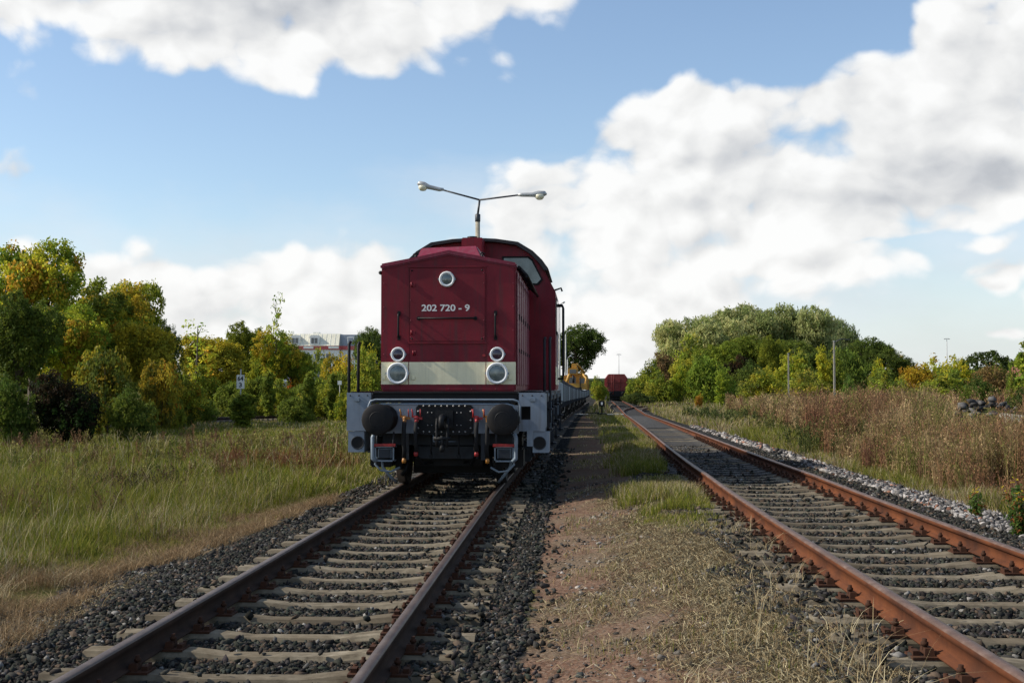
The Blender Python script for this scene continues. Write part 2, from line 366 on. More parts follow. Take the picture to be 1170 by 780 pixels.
# ------------------------------------------------------------------ mesh helpers
def tag(o, label=None, cat=None, group=None, kind=None):
    if label: o['label'] = label
    if cat: o['category'] = cat
    if group: o['group'] = group
    if kind: o['kind'] = kind
    return o
def empty(name, loc=(0, 0, 0), rz=0.0, parent=None):
    o = bpy.data.objects.new(name, None); COL.objects.link(o)
    o.location = loc; o.rotation_euler = (0, 0, rz); o.empty_display_size = 0.3
    if parent: o.parent = parent
    return o
def copy_tree(o, parent=None):
    c = o.copy(); COL.objects.link(c)
    if parent: c.parent = parent
    for ch in list(o.children): copy_tree(ch, c)
    return c
class MB:
    """collects boxes, tubes, discs and prisms into ONE mesh"""
    def __init__(s): s.v = []; s.f = []; s.mi = []; s.cur = 0; s.sm = []
    def add(s, vs_, fs, smooth=False):
        b = len(s.v); s.v += [tuple(p) for p in vs_]
        for f in fs: s.f.append([b + i for i in f]); s.mi.append(s.cur); s.sm.append(smooth)
        return s
    def box(s, c, d, rot=None, taper=1.0):
        hx, hy, hz = d[0] / 2, d[1] / 2, d[2] / 2
        P = [Vector((sx * hx * (taper if sz > 0 else 1), sy * hy * (taper if sz > 0 else 1), sz * hz)) for sz in (-1, 1) for sy in (-1, 1) for sx in (-1, 1)]
        if rot is not None: P = [rot @ p for p in P]
        P = [p + Vector(c) for p in P]
        return s.add(P, [(0, 2, 3, 1), (4, 5, 7, 6), (0, 1, 5, 4), (2, 6, 7, 3), (0, 4, 6, 2), (1, 3, 7, 5)])
    def span(s, x0, x1, y0, y1, z0, z1):
        return s.box(((x0 + x1) / 2, (y0 + y1) / 2, (z0 + z1) / 2), (abs(x1 - x0), abs(y1 - y0), abs(z1 - z0)))
    def tube(s, pts, r, n=8, caps=True, smooth=True):
        pts = [Vector(p) for p in pts]
        rs = r if isinstance(r, (list, tuple)) else [r] * len(pts)
        rings = []
        up = None
        for i, p in enumerate(pts):
            if i == 0: t = pts[1] - pts[0]
            elif i == len(pts) - 1: t = pts[-1] - pts[-2]
            else: t = (pts[i + 1] - pts[i]).normalized() + (pts[i] - pts[i - 1]).normalized()
            t.normalize()
            if up is None:
                up = Vector((0, 0, 1)) if abs(t.z) < 0.9 else Vector((1, 0, 0))
            a = t.cross(up).normalized(); b = a.cross(t).normalized()
            up = b
            rings.append([p + (a * math.cos(2 * math.pi * k / n) + b * math.sin(2 * math.pi * k / n)) * rs[i] for k in range(n)])
        V = [q for rg in rings for q in rg]; Fs = []
        for i in range(len(pts) - 1):
            for k in range(n):
                k2 = (k + 1) % n
                Fs.append((i * n + k, i * n + k2, (i + 1) * n + k2, (i + 1) * n + k))
        s.add(V, Fs, smooth)
        if caps:
            b = len(s.v) - len(V)
            s.f.append([b + k for k in range(n)][::-1]); s.mi.append(s.cur); s.sm.append(False)
            s.f.append([b + (len(pts) - 1) * n + k for k in range(n)]); s.mi.append(s.cur); s.sm.append(False)
        return s
    def lathe(s, c, prof, n=24, axis='y', smooth=True):
        """prof: list of (radius, position along axis)"""
        V = []
        for (r, a) in prof:
            for k in range(n):
                t = 2 * math.pi * k / n
                if axis == 'y': V.append((c[0] + r * math.cos(t), c[1] + a, c[2] + r * math.sin(t)))
                elif axis == 'x': V.append((c[0] + a, c[1] + r * math.cos(t), c[2] + r * math.sin(t)))
                else: V.append((c[0] + r * math.cos(t), c[1] + r * math.sin(t), c[2] + a))
        Fs = [(i * n + k, i * n + (k + 1) % n, (i + 1) * n + (k + 1) % n, (i + 1) * n + k) for i in range(len(prof) - 1) for k in range(n)]
        b0 = len(V)
        s.add(V, Fs, smooth)
        b = len(s.v) - b0
        if prof[0][0] > 1e-4: s.f.append([b + k for k in range(n)]); s.mi.append(s.cur); s.sm.append(False)
        if prof[-1][0] > 1e-4: s.f.append([b + (len(prof) - 1) * n + k for k in range(n)]); s.mi.append(s.cur); s.sm.append(False)
        return s
    def prism(s, poly, y0, y1, axis='y'):
        """poly: list of (x, z); extruded along y (or (y,z) along x)"""
        n = len(poly)
        if axis == 'y': V = [(p[0], y0, p[1]) for p in poly] + [(p[0], y1, p[1]) for p in poly]
        else: V = [(y0, p[0], p[1]) for p in poly] + [(y1, p[0], p[1]) for p in poly]
        Fs = [tuple(range(n)), tuple(range(2 * n - 1, n - 1, -1))] + [(i, n + i, n + (i + 1) % n, (i + 1) % n) for i in range(n)]
        return s.add(V, Fs)
    def build(s, name, mats, parent=None, bevel=0.0, loc=None):
        me = bpy.data.meshes.new(name); me.from_pydata(s.v, [], s.f)
        mats = mats if isinstance(mats, (list, tuple)) else [mats]
        for mm in mats: me.materials.append(MATS[mm])
        me.polygons.foreach_set('material_index', s.mi)
        me.polygons.foreach_set('use_smooth', s.sm)
        import bmesh
        bm = bmesh.new(); bm.from_mesh(me)
        bmesh.ops.recalc_face_normals(bm, faces=bm.faces)
        if bevel > 0:
            ed = [e for e in bm.edges if len(e.link_faces) == 2 and e.calc_face_angle(0) > 0.6]
            bmesh.ops.bevel(bm, geom=ed, offset=bevel, segments=2, affect='EDGES', clamp_overlap=True)
        bm.to_mesh(me); bm.free()
        me.update()
        o = bpy.data.objects.new(name, me); COL.objects.link(o)
        if parent: o.parent = parent
        if loc: o.location = loc
        return o
def np_mesh(name, V, Fq, material, cols=None, parent=None, smooth=False, mat_idx=None):
    """V (n,3), Fq (m,k) with k = 3 or 4; cols per vertex (n,3)"""
    me = bpy.data.meshes.new(name)
    V = np.ascontiguousarray(V, dtype=np.float32); Fq = np.ascontiguousarray(Fq, dtype=np.int32)
    n, m_, k = len(V), len(Fq), Fq.shape[1]
    me.vertices.add(n); me.vertices.foreach_set('co', V.ravel())
    me.loops.add(m_ * k); me.loops.foreach_set('vertex_index', Fq.ravel())
    me.polygons.add(m_); me.polygons.foreach_set('loop_start', np.arange(0, m_ * k, k, dtype=np.int32))
    me.polygons.foreach_set('loop_total', np.full(m_, k, dtype=np.int32))
    if smooth: me.polygons.foreach_set('use_smooth', np.ones(m_, dtype=bool))
    mats = material if isinstance(material, (list, tuple)) else [material]
    for mm in mats: me.materials.append(MATS[mm])
    if mat_idx is not None: me.polygons.foreach_set('material_index', np.ascontiguousarray(mat_idx, dtype=np.int32))
    me.update(calc_edges=True)
    if cols is not None:
        ca = me.color_attributes.new('Col', 'FLOAT_COLOR', 'POINT')
        c4 = np.ones((n, 4), dtype=np.float32); c4[:, :3] = cols
        ca.data.foreach_set('color', c4.ravel())
    o = bpy.data.objects.new(name, me); COL.objects.link(o)
    if parent: o.parent = parent
    return o
_lat = rng.random((64, 64))
def vnoise(x, y, s=1.0, o=0):
    x = np.asarray(x) / s + 17.3 * o; y = np.asarray(y) / s + 5.1 * o
    xi = np.floor(x).astype(int); yi = np.floor(y).astype(int)
    fx = x - xi; fy = y - yi; fx = fx * fx * (3 - 2 * fx); fy = fy * fy * (3 - 2 * fy)
    g = lambda a, b: _lat[a % 64, b % 64]
    return (g(xi, yi) * (1 - fx) + g(xi + 1, yi) * fx) * (1 - fy) + (g(xi, yi + 1) * (1 - fx) + g(xi + 1, yi + 1) * fx) * fy
# ------------------------------------------------------------------ layout of the yard
def xa(y):                                   # centre line of the locomotive's track
    y = np.asarray(y, dtype=float)
    return -1.90 - 0.11 * np.clip((y - 6) / 11.0, 0, 1) + 1.4 * (np.clip(y - 31, 0, 400) / 117.0) ** 2
def za(y):                                   # its rail top
    return -0.0072 * np.clip(np.asarray(y, dtype=float) - 31, 0, 80)
_yb = [-20, 5.6, 8.7, 11, 14, 17.5, 23.4, 30, 43, 60, 86, 105, 140, 176, 260, 400]
_xb = [3.05, 2.66, 2.58, 2.54, 2.49, 2.47, 2.54, 2.66, 2.92, 3.22, 3.62, 3.9, 4.28, 4.5, 4.9, 5.6]
def xb(y):                                   # centre line of the open track on the right (smoothed polyline)
    y = np.asarray(y, dtype=float)
    return sum(np.interp(y + d, _yb, _xb) for d in (-3, -1.5, 0, 1.5, 3)) / 5
def zb(y):
    return 0.23 - 0.0105 * np.clip(np.asarray(y, dtype=float) - 18, 0, 74)
def edgeG(y):                                # where the green turf begins
    return np.interp(y, [-10, 7, 10, 12.7, 17.8, 23, 30, 60], [-7.9, -6.5, -5.8, -5.25, -4.55, -4.1, -4.05, -4.0])
def edgeL(y):                                # where the ballast ends on the left
    return np.interp(y, [-10, 7, 9, 12, 14, 17.8, 23, 30, 60], [-4.7, -4.4, -4.5, -4.8, -4.65, -4.4, -4.1, -4.0, -3.9])
def gz(x, y, rough=True):
    x = np.asarray(x, dtype=float); y = np.asarray(y, dtype=float)
    A, B, ZA, ZB = xa(y), xb(y), za(y), zb(y)
    fall = -0.0085 * np.clip(y - 20, 0, 80)
    xs = [A - 30, edgeL(y), A - 1.7, A + 1.25, A + 1.6, B - 1.6, B + 1.5, B + 2.3, B + 30]
    zs = [-0.42 + fall, -0.42 + fall * 0.9, ZA - 0.218, ZA - 0.218, ZA - 0.20, ZB - 0.217, ZB - 0.217, ZB - 0.30, ZB - 0.30]
    z = zs[0] * np.ones_like(x)
    for i in range(len(xs) - 1):
        z = z + (zs[i + 1] - zs[i]) * np.clip((x - xs[i]) / np.maximum(xs[i + 1] - xs[i], 0.05), 0, 1)
    # slight bank carrying the old track on the far left
    z = z + 0.30 * np.exp(-((x - xl(y)) / 2.2) ** 2) * np.clip((y - 30) / 20, 0, 1)
    if rough:
        soft = np.clip(np.minimum(np.abs(x - A), np.abs(x - B)) - 1.5, 0, 1)
        z = z + soft * ((vnoise(x, y, 0.9, 1) - .5) * 0.05 + (vnoise(x, y, 0.25, 2) - .5) * 0.02)
        z = z + np.clip((edgeL(y) - x) / 3, 0, 1) * (vnoise(x, y, 3.1, 3) - .5) * 0.22
        z = z + np.clip((x - B - 4) / 5, 0, 1) * (vnoise(x, y, 4.0, 4) - .5) * 0.30
    return z
def xl(y):                                   # far left track
    return -22.9 + (np.asarray(y, dtype=float) - 70) * 0.24

# ------------------------------------------------------------------ ground sheet
def axis(parts):
    out = []
    for a, b, st in parts: out += list(np.arange(a, b, st))
    return np.array(out + [parts[-1][1]])
gx = axis([(-3000, -300, 300), (-300, -60, 20), (-60, -14, 1.0), (-14, -7, 0.25), (-7, 7, 0.07), (7, 14, 0.25), (14, 60, 1.0), (60, 300, 20), (300, 3000, 300)])
gy = axis([(-60, 3, 3.0), (3, 30, 0.10), (30, 60, 0.35), (60, 130, 1.0), (130, 300, 5.0), (300, 5000, 150)])
GX, GY = np.meshgrid(gx, gy)
X, Y = GX.ravel(), GY.ravel()
Z = gz(X, Y)
Z = np.where(np.abs(X) > 70, np.minimum(Z, -0.6), Z)
nx, ny = len(gx), len(gy)
ii = np.arange(nx * ny).reshape(ny, nx)
Fq = np.stack([ii[:-1, :-1], ii[:-1, 1:], ii[1:, 1:], ii[1:, :-1]], -1).reshape(-1, 4)
g = np_mesh('ground', np.stack([X, Y, Z], 1), Fq, 'ground', smooth=True)
tag(g, kind='structure')
def box01(x, a, b, s): return np.clip((x - a) / s + .5, 0, 1) * np.clip((b - x) / s + .5, 0, 1)
A, B = xa(Y), xb(Y)
balA = box01(X, np.minimum(edgeL(Y) - .1, A - 1.9), A + 1.52, .35)
balB = box01(X, B - 1.75, B + 2.05, .5)
path = box01(X, A + 1.5, B - 1.35, .5)
grav = box01(X, B + 1.7, B + 2.2 + 1.1 * np.clip((22 - Y) / 12, 0, 1) + .8 * np.clip((Y - 26) / 10, 0, 1), .5) * np.clip((75 - Y) / 20, 0, 1)
balL = box01(X, xl(Y) - 1.6, xl(Y) + 1.6, .8)
zc = np.ones((len(X), 4), dtype=np.float32)
zc[:, 0] = np.maximum(np.maximum(balA, balB), balL * .7); zc[:, 1] = path; zc[:, 2] = grav
ca = g.data.color_attributes.new('zone', 'FLOAT_COLOR', 'POINT'); ca.data.foreach_set('color', zc.ravel())

# ------------------------------------------------------------------ railway tracks
RAILPROF = [(-.0625, -.149), (.0625, -.149), (.0625, -.139), (.016, -.125), (.008, -.112), (.008, -.052), (.033, -.042), (.0345, -.012), (.024, -.001),
            (-.024, -.001), (-.0345, -.012), (-.033, -.042), (-.008, -.052), (-.008, -.112), (-.016, -.125), (-.0625, -.139)]
def rail(name, pts, parent, dark=False):
    """sweep the rail section along pts (n,3)"""
    pts = np.asarray(pts, dtype=float)
    t = np.gradient(pts[:, :2], axis=0); t /= np.linalg.norm(t, axis=1)[:, None]
    nr = np.stack([t[:, 1], -t[:, 0]], 1)
    P = np.array(RAILPROF); k = len(P); n = len(pts)
    V = np.zeros((n, k, 3))
    V[:, :, 0] = pts[:, None, 0] + nr[:, None, 0] * P[None, :, 0]
    V[:, :, 1] = pts[:, None, 1] + nr[:, None, 1] * P[None, :, 0]
    V[:, :, 2] = pts[:, None, 2] + P[None, :, 1]
    idx = np.arange(n * k).reshape(n, k)
    Fs = []; mi = []
    for j in range(k):
        j2 = (j + 1) % k
        Fs.append(np.stack([idx[:-1, j], idx[:-1, j2], idx[1:, j2], idx[1:, j]], 1))
        mi.append(np.full(n - 1, 1 if j in (7, 8, 9) else 0))
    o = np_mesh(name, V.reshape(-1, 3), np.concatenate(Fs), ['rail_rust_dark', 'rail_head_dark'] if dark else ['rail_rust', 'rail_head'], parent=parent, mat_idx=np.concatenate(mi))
    return o
def sleeper_mesh(seed):
    r = random.Random(seed)
    b = MB()
    # concrete sleeper: thick at the rail seats, lower and slimmer in the middle, chamfered top
    st = [(-1.2, .0, 1), (-.95, .004, 1), (-.55, .004, 1), (-.3, -.022, .86), (.3, -.022, .86), (.55, .004, 1), (.95, .004, 1), (1.2, .0, 1)]
    V = []
    for (x, dz, w) in st:
        j = lambda a: r.uniform(-a, a)
        V += [(x + j(.008), -.118 * w, -.24), (x + j(.008), -.098 * w + j(.004), -.030 + dz), (x, -.074 * w + j(.005), dz + j(.003)), (x, .074 * w + j(.005), dz + j(.003)), (x, .104 * w, -.030 + dz), (x, .118 * w, -.24)]
    Fs = []
    for i in range(len(st) - 1):
        for k in range(5): Fs.append((i * 6 + k, i * 6 + k + 1, (i + 1) * 6 + k + 1, (i + 1) * 6 + k))
    Fs += [(0, 1, 2, 3, 4, 5), tuple(len(V) - 1 - k for k in range(6))]
    return b.add(V, Fs)
def fastening_mb():
    b = MB()
    b.box((0, 0, .008), (.36, .16, .014))
    for s in (-1, 1):
        b.box((s * .085, 0, .034), (.055, .105, .04), taper=.8)
        b.tube([(s * .098, 0, .03), (s * .098, 0, .098)], .013, 6)
        b.lathe((s * .098, 0, .062), [(.021, 0), (.021, .018), (0.0, .019)], 6, 'z')
        b.box((s * .15, .0, .024), (.035, .07, .03))
        b.tube([(s * .155, .05, .01), (s * .155, .05, .045)], .012, 6)
    return b
protoS = [sleeper_mesh(i) for i in range(3)]
def make_track(name, label, xf, zf, y0, y1, ph, parts_to, rails_to, parent_label=None, dark=False, dense=True):
    root = empty(name, (float(xf(10)), 10.0, float(zf(10))))
    tag(root, label, 'railway track')
    ys = np.concatenate([np.arange(y0, min(60, rails_to), .5), np.arange(60, rails_to + 1, 3.0)]) if dense else np.arange(y0, rails_to + 1, 3.0)
    org = np.array([float(xf(10)), 10.0, float(zf(10))])
    for s in (-1, 1):
        e = .01
        dx = (xf(ys + e) - xf(ys - e)) / (2 * e)
        ln = np.sqrt(1 + dx ** 2)
        pts = np.stack([xf(ys) + s * .7525 / ln, ys - s * .7525 * dx / ln, zf(ys)], 1) - org
        rail('rail', pts, root, dark)
    meshes = []; darkm = []; clip = None
    y = ph; k = 0
    far = MB()
    while y < y1:
        X0, Z0 = float(xf(y)), float(zf(y))
        ang = -math.atan((float(xf(y + .5)) - float(xf(y - .5))))
        if y < parts_to:
            if len(meshes) < 3:
                o = protoS[len(meshes)].build('sleeper', 'sleeper_concrete', root); meshes.append(o.data)
                dk = o.data.copy(); dk.materials.clear(); dk.materials.append(MATS['dark_sleeper']); darkm.append(dk)
            else:
                o = bpy.data.objects.new('sleeper', darkm[k % 3] if y > 21 and (k * 7) % 11 > 1 else meshes[k % 3]); COL.objects.link(o); o.parent = root
            o.location = (X0 - org[0] + random.uniform(-.015, .015), y - org[1] + random.uniform(-.012, .012), Z0 - org[2] - .163 + random.uniform(-.004, .004))
            o.rotation_euler = (0, 0, ang + random.uniform(-.008, .008))
            if y < 40:
                for s in (-1, 1):
                    if clip is None:
                        c = fastening_mb().build('rail_fastening', 'clip_rust', o); clip = c.data
                    else:
                        c = bpy.data.objects.new('rail_fastening', clip); COL.objects.link(c); c.parent = o
                    c.location = (s * .7525, 0, .0)
        else:
            far.box((X0 - org[0], y - org[1], Z0 - org[2] - .26), (2.4, .25, .2))
        y += .6; k += 1
    if far.v:
        o = far.build('distant_sleepers', 'dark_sleeper', root); o['kind'] = 'stuff'
    return root
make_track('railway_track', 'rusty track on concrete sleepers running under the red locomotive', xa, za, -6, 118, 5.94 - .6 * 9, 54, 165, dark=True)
make_track('railway_track', 'empty curving track with bright orange rusty rails right of the grassy path', xb, zb, -6, 125, 5.50 - .6 * 9, 54, 190)
def diverge():
    root = empty('branch_track', (3.95, 104, float(zb(104))))
    tag(root, 'short branch track leaving the right hand track at the far points', 'railway track')
    for s in (-1, 1):
        pts = []
        for i in range(25):
            y = i * 2.0
            x = .7525 * s + .0045 * y * y * .62 + .035 * y
            pts.append((x, y, 0.0))
        rail('rail', pts, root)
    b = MB()
    for i in range(26, 78):
        y = i * .6; x = .0045 * y * y * .62 + .035 * y
        if x > 1.6: b.box((x, y, -.25), (2.4, .25, .19), Matrix.Rotation(-.14, 3, 'Z'))
    o = b.build('sleepers', 'sleeper_concrete', root); o['kind'] = 'stuff'
diverge()
def fartrack():
    root = empty('old_track', (float(xl(75)), 75, 0))
    tag(root, 'disused rusty track in the grass in front of the left trees', 'railway track')
    ys = np.arange(45, 125, 4.0)
    zr = gz(xl(ys), ys, False) + .17
    for s in (-1, 1):
        rail('rail', np.stack([xl(ys) + s * .7525 - float(xl(75)), ys - 75, zr], 1), root, True)
    b = MB()
    for y in np.arange(46, 120, .65):
        b.box((float(xl(y) - xl(75)), y - 75, float(gz(xl(y), y, False)) - .04), (2.4, .24, .12), Matrix.Rotation(-.235, 3, 'Z'))
    o = b.build('sleepers', 'timber', root); o['kind'] = 'stuff'
fartrack()

# ------------------------------------------------------------------ loose stones
ICO_F = None
def ico():
    import bmesh
    bm = bmesh.new(); bmesh.ops.create_icosphere(bm, subdivisions=1, radius=1)
    V = np.array([v.co[:] for v in bm.verts]); Fc = np.array([[v.index for v in f.verts] for f in bm.faces]); bm.free()
    return V, Fc
IV, IF = ico()
def rotmats(n):
    q = rng.normal(size=(n, 4)); q /= np.linalg.norm(q, axis=1)[:, None]
    w, x, y, z = q.T
    return np.stack([1 - 2 * (y * y + z * z), 2 * (x * y - z * w), 2 * (x * z + y * w), 2 * (x * y + z * w), 1 - 2 * (x * x + z * z), 2 * (y * z - x * w),
                     2 * (x * z - y * w), 2 * (y * z + x * w), 1 - 2 * (x * x + y * y)], 1).reshape(n, 3, 3)
def stones(name, P, size, cols, label=None):
    n = len(P)
    T = IV[None] * (1 + rng.uniform(-.40, .36, (60, len(IV), 1))) * np.exp(rng.normal(0, .13, (60, len(IV), 3)))
    t = T[rng.integers(0, 60, n)] * (np.array([1.35, .9, .55])[None, None] * rng.uniform(.8, 1.2, (n, 1, 3)))
    V = np.einsum('nij,nkj->nki', rotmats(n), t)
    V[:, :, 2] *= .8
    V = V * size[:, None, None] + P[:, None, :]
    Fc = IF[None] + (np.arange(n) * len(IV))[:, None, None]
    Cc = np.repeat(cols[:, None, :], len(IV), 1)
    o = np_mesh(name, V.reshape(-1, 3), Fc.reshape(-1, 3), 'stone', Cc.reshape(-1, 3))
    tag(o, kind='stuff')
    return o
def infrustum(x, y, m=1.2):
    return (x > -.475 * y - m) & (x < .355 * y + m)
def scatter(n, x0, x1, y0, y1):
    """x0,x1 functions of y"""
    y = rng.uniform(y0, y1, n); a = x0(y); b = x1(y)
    x = a + (b - a) * rng.random(n)
    k = infrustum(x, y)
    return x[k], y[k]
def on_sleeper(x, y, xf, ph, half=1.2):
    d = (y - ph) / .6; d = np.abs(d - np.round(d)) * .6
    return (d < .125) & (np.abs(x - xf(y)) < half)
def near_rail(x, y, xf):
    return np.abs(np.abs(x - xf(y)) - .7525) < .085
def ballast_cols(n, warm=.12, light=.05):
    base = rng.uniform(.016, .066, n)[:, None] * np.array([[1.03, 1.0, .86]]) * rng.uniform(.9, 1.1, (n, 3))
    k = rng.random(n)
    base[k < warm] = rng.uniform(.05, .12, (np.sum(k < warm), 1)) * np.array([[1.15, .85, .62]])
    base[k > 1 - light] = rng.uniform(.10, .26, (np.sum(k > 1 - light), 1)) * np.array([[1.0, .95, .86]])
    return base
def ballast(name, xf, zf, ph, lo, hi, n1, n2):
    P = []; S = []
    for (n, y0, y1, s0, s1) in ((n1, 5.0, 15, .011, .027), (n2, 15, 34, .018, .036)):
        x, y = scatter(n, lo, hi, y0, y1)
        k = ~(on_sleeper(x, y, xf, ph) & (rng.random(len(x)) > np.where((x - xf(y)) * (1 if zf is za else -1) > .92, .16, .010))) & ~near_rail(x, y, xf)
        x, y = x[k], y[k]
        s = rng.uniform(s0, s1, len(x)) * np.where(rng.random(len(x)) < .10, 1.45, 1)
        z = gz(x, y) + rng.uniform(-.004, .022, len(x))
        z = np.where(on_sleeper(x, y, xf, ph), zf(y) - .155, z)
        P.append(np.stack([x, y, z], 1)); S.append(s)
    P = np.concatenate(P); S = np.concatenate(S)
    return stones(name, P, S, ballast_cols(len(P)))
PHA, PHB = 5.94, 5.50
ballast('ballast_stones', xa, za, PHA, lambda y: np.minimum(edgeL(y) - .15 + (vnoise(y, y * 0, .7, 5) - .5) * .6, xa(y) - 1.8), lambda y: xa(y) + 1.50 + (vnoise(y, y * 0, .4, 6) - .5) * .30 + np.abs(rng.normal(0, .16, len(y))) * (rng.random(len(y)) < .12), 88000, 32000)
ballast('ballast_stones', xb, zb, PHB, lambda y: xb(y) - 1.45 + (vnoise(y, y * 0, .5, 7) - .5) * .5, lambda y: xb(y) + 1.9, 66000, 34000)
# pale chippings beside the right hand track
x, y = scatter(34000, lambda y: xb(y) + 1.65, lambda y: xb(y) + 2.45 + 1.5 * np.clip((22 - y) / 11, 0, 1) + (vnoise(y, y * 0, .8, 8) - .5) * .7, 7, 24)
x2, y2 = scatter(22000, lambda y: xb(y) + 1.8, lambda y: xb(y) + 2.7 + (vnoise(y, y * 0, 1.5, 8) - .5) * .8, 24, 60)
x, y = np.concatenate([x, x2]), np.concatenate([y, y2])
kk = vnoise(x, y, 1.3, 60) * .6 + vnoise(x, y, .4, 61) * .4 > np.interp(y, [8, 20, 30, 60], [.25, .38, .46, .5]); x, y = x[kk], y[kk]
n = len(x)
br_ = rng.choice([.06, .15, .29, .46], n, p=[.26, .32, .28, .14])[:, None] * np.array([[1.0, .93, .86]]) * rng.uniform(.8, 1.15, (n, 1))
br_[rng.random(n) < .07] *= np.array([1.1, .62, .45])
stones('stone_chippings', np.stack([x, y, gz(x, y) + rng.uniform(0, .05, n)], 1), rng.uniform(.018, .045, n) * np.clip(y / 16, 1, 2.2), br_)
# pebbles on the path
x, y = scatter(9000, lambda y: xa(y) + 1.7, lambda y: xb(y) - 1.3, 5.2, 22)
k = rng.random(len(x)) < np.clip((vnoise(x, y, .55, 9) - .35) * 2.6, .04, 1); x, y = x[k], y[k]; n = len(x)
br_ = rng.choice([.05, .14, .26, .45], n, p=[.4, .35, .2, .05])[:, None] * np.array([[1.05, .93, .80]]) * rng.uniform(.8, 1.15, (n, 1))
stones('path_pebbles', np.stack([x, y, gz(x, y) + rng.uniform(-.004, .006, n)], 1), rng.choice([.006, .010, .016, .028], n, p=[.5, .3, .16, .04]), br_)

# ------------------------------------------------------------------ grass and weeds
def blades(name, x, y, h, w, cols, lean=.35, droop=.3, base=None, material='grass_blade'):
    """three-section ribbons"""
    n = len(x)
    z = gz(x, y) - .01 if base is None else base
    a = rng.uniform(0, 2 * math.pi, n); f = a + rng.normal(0, .5, n) + math.pi / 2
    ld = np.abs(rng.normal(0, lean, n)) * h
    dr = rng.uniform(0, droop, n) * h
    side = np.stack([np.cos(f), np.sin(f)], 1) * (w / 2)[:, None]
    dirx, diry = np.cos(a), np.sin(a)
    V = np.zeros((n, 7, 3))
    for i, (t, ww) in enumerate(((0, 1.0), (.4, .9), (.75, .6), (1.0, 0))):
        off = ld * t ** 1.8 + dr * t ** 3
        cx = x + dirx * off; cy = y + diry * off; cz = z + h * t - dr * .5 * t ** 3
        if i < 3:
            V[:, 2 * i, 0] = cx - side[:, 0] * ww; V[:, 2 * i, 1] = cy - side[:, 1] * ww; V[:, 2 * i, 2] = cz
            V[:, 2 * i + 1, 0] = cx + side[:, 0] * ww; V[:, 2 * i + 1, 1] = cy + side[:, 1] * ww; V[:, 2 * i + 1, 2] = cz
        else:
            V[:, 6, 0] = cx; V[:, 6, 1] = cy; V[:, 6, 2] = cz
    Fs = np.array([[0, 1, 3], [0, 3, 2], [2, 3, 5], [2, 5, 4], [4, 5, 6]])
    Fc = Fs[None] + (np.arange(n) * 7)[:, None, None]
    o = np_mesh(name, V.reshape(-1, 3), Fc.reshape(-1, 3), material, np.repeat(cols[:, None, :], 7, 1).reshape(-1, 3))
    o['kind'] = 'stuff'
    return o
GREENS = np.array([[.155, .185, .018], [.110, .140, .016], [.225, .230, .028], [.070, .090, .014], [.29, .25, .05]])
STRAW = np.array([[.40, .32, .18], [.31, .235, .125], [.48, .41, .25], [.24, .165, .085]])
RED = np.array([[.17, .065, .03], [.13, .05, .028], [.22, .10, .04], [.10, .045, .025]])
def pick(pal, n): return pal[rng.integers(0, len(pal), n)] * rng.uniform(.8, 1.2, (n, 1))
def grasscols(x, y, dry):
    n = len(x); k = rng.random(n)
    return np.where((k < dry)[:, None], pick(STRAW, n), pick(GREENS, n))
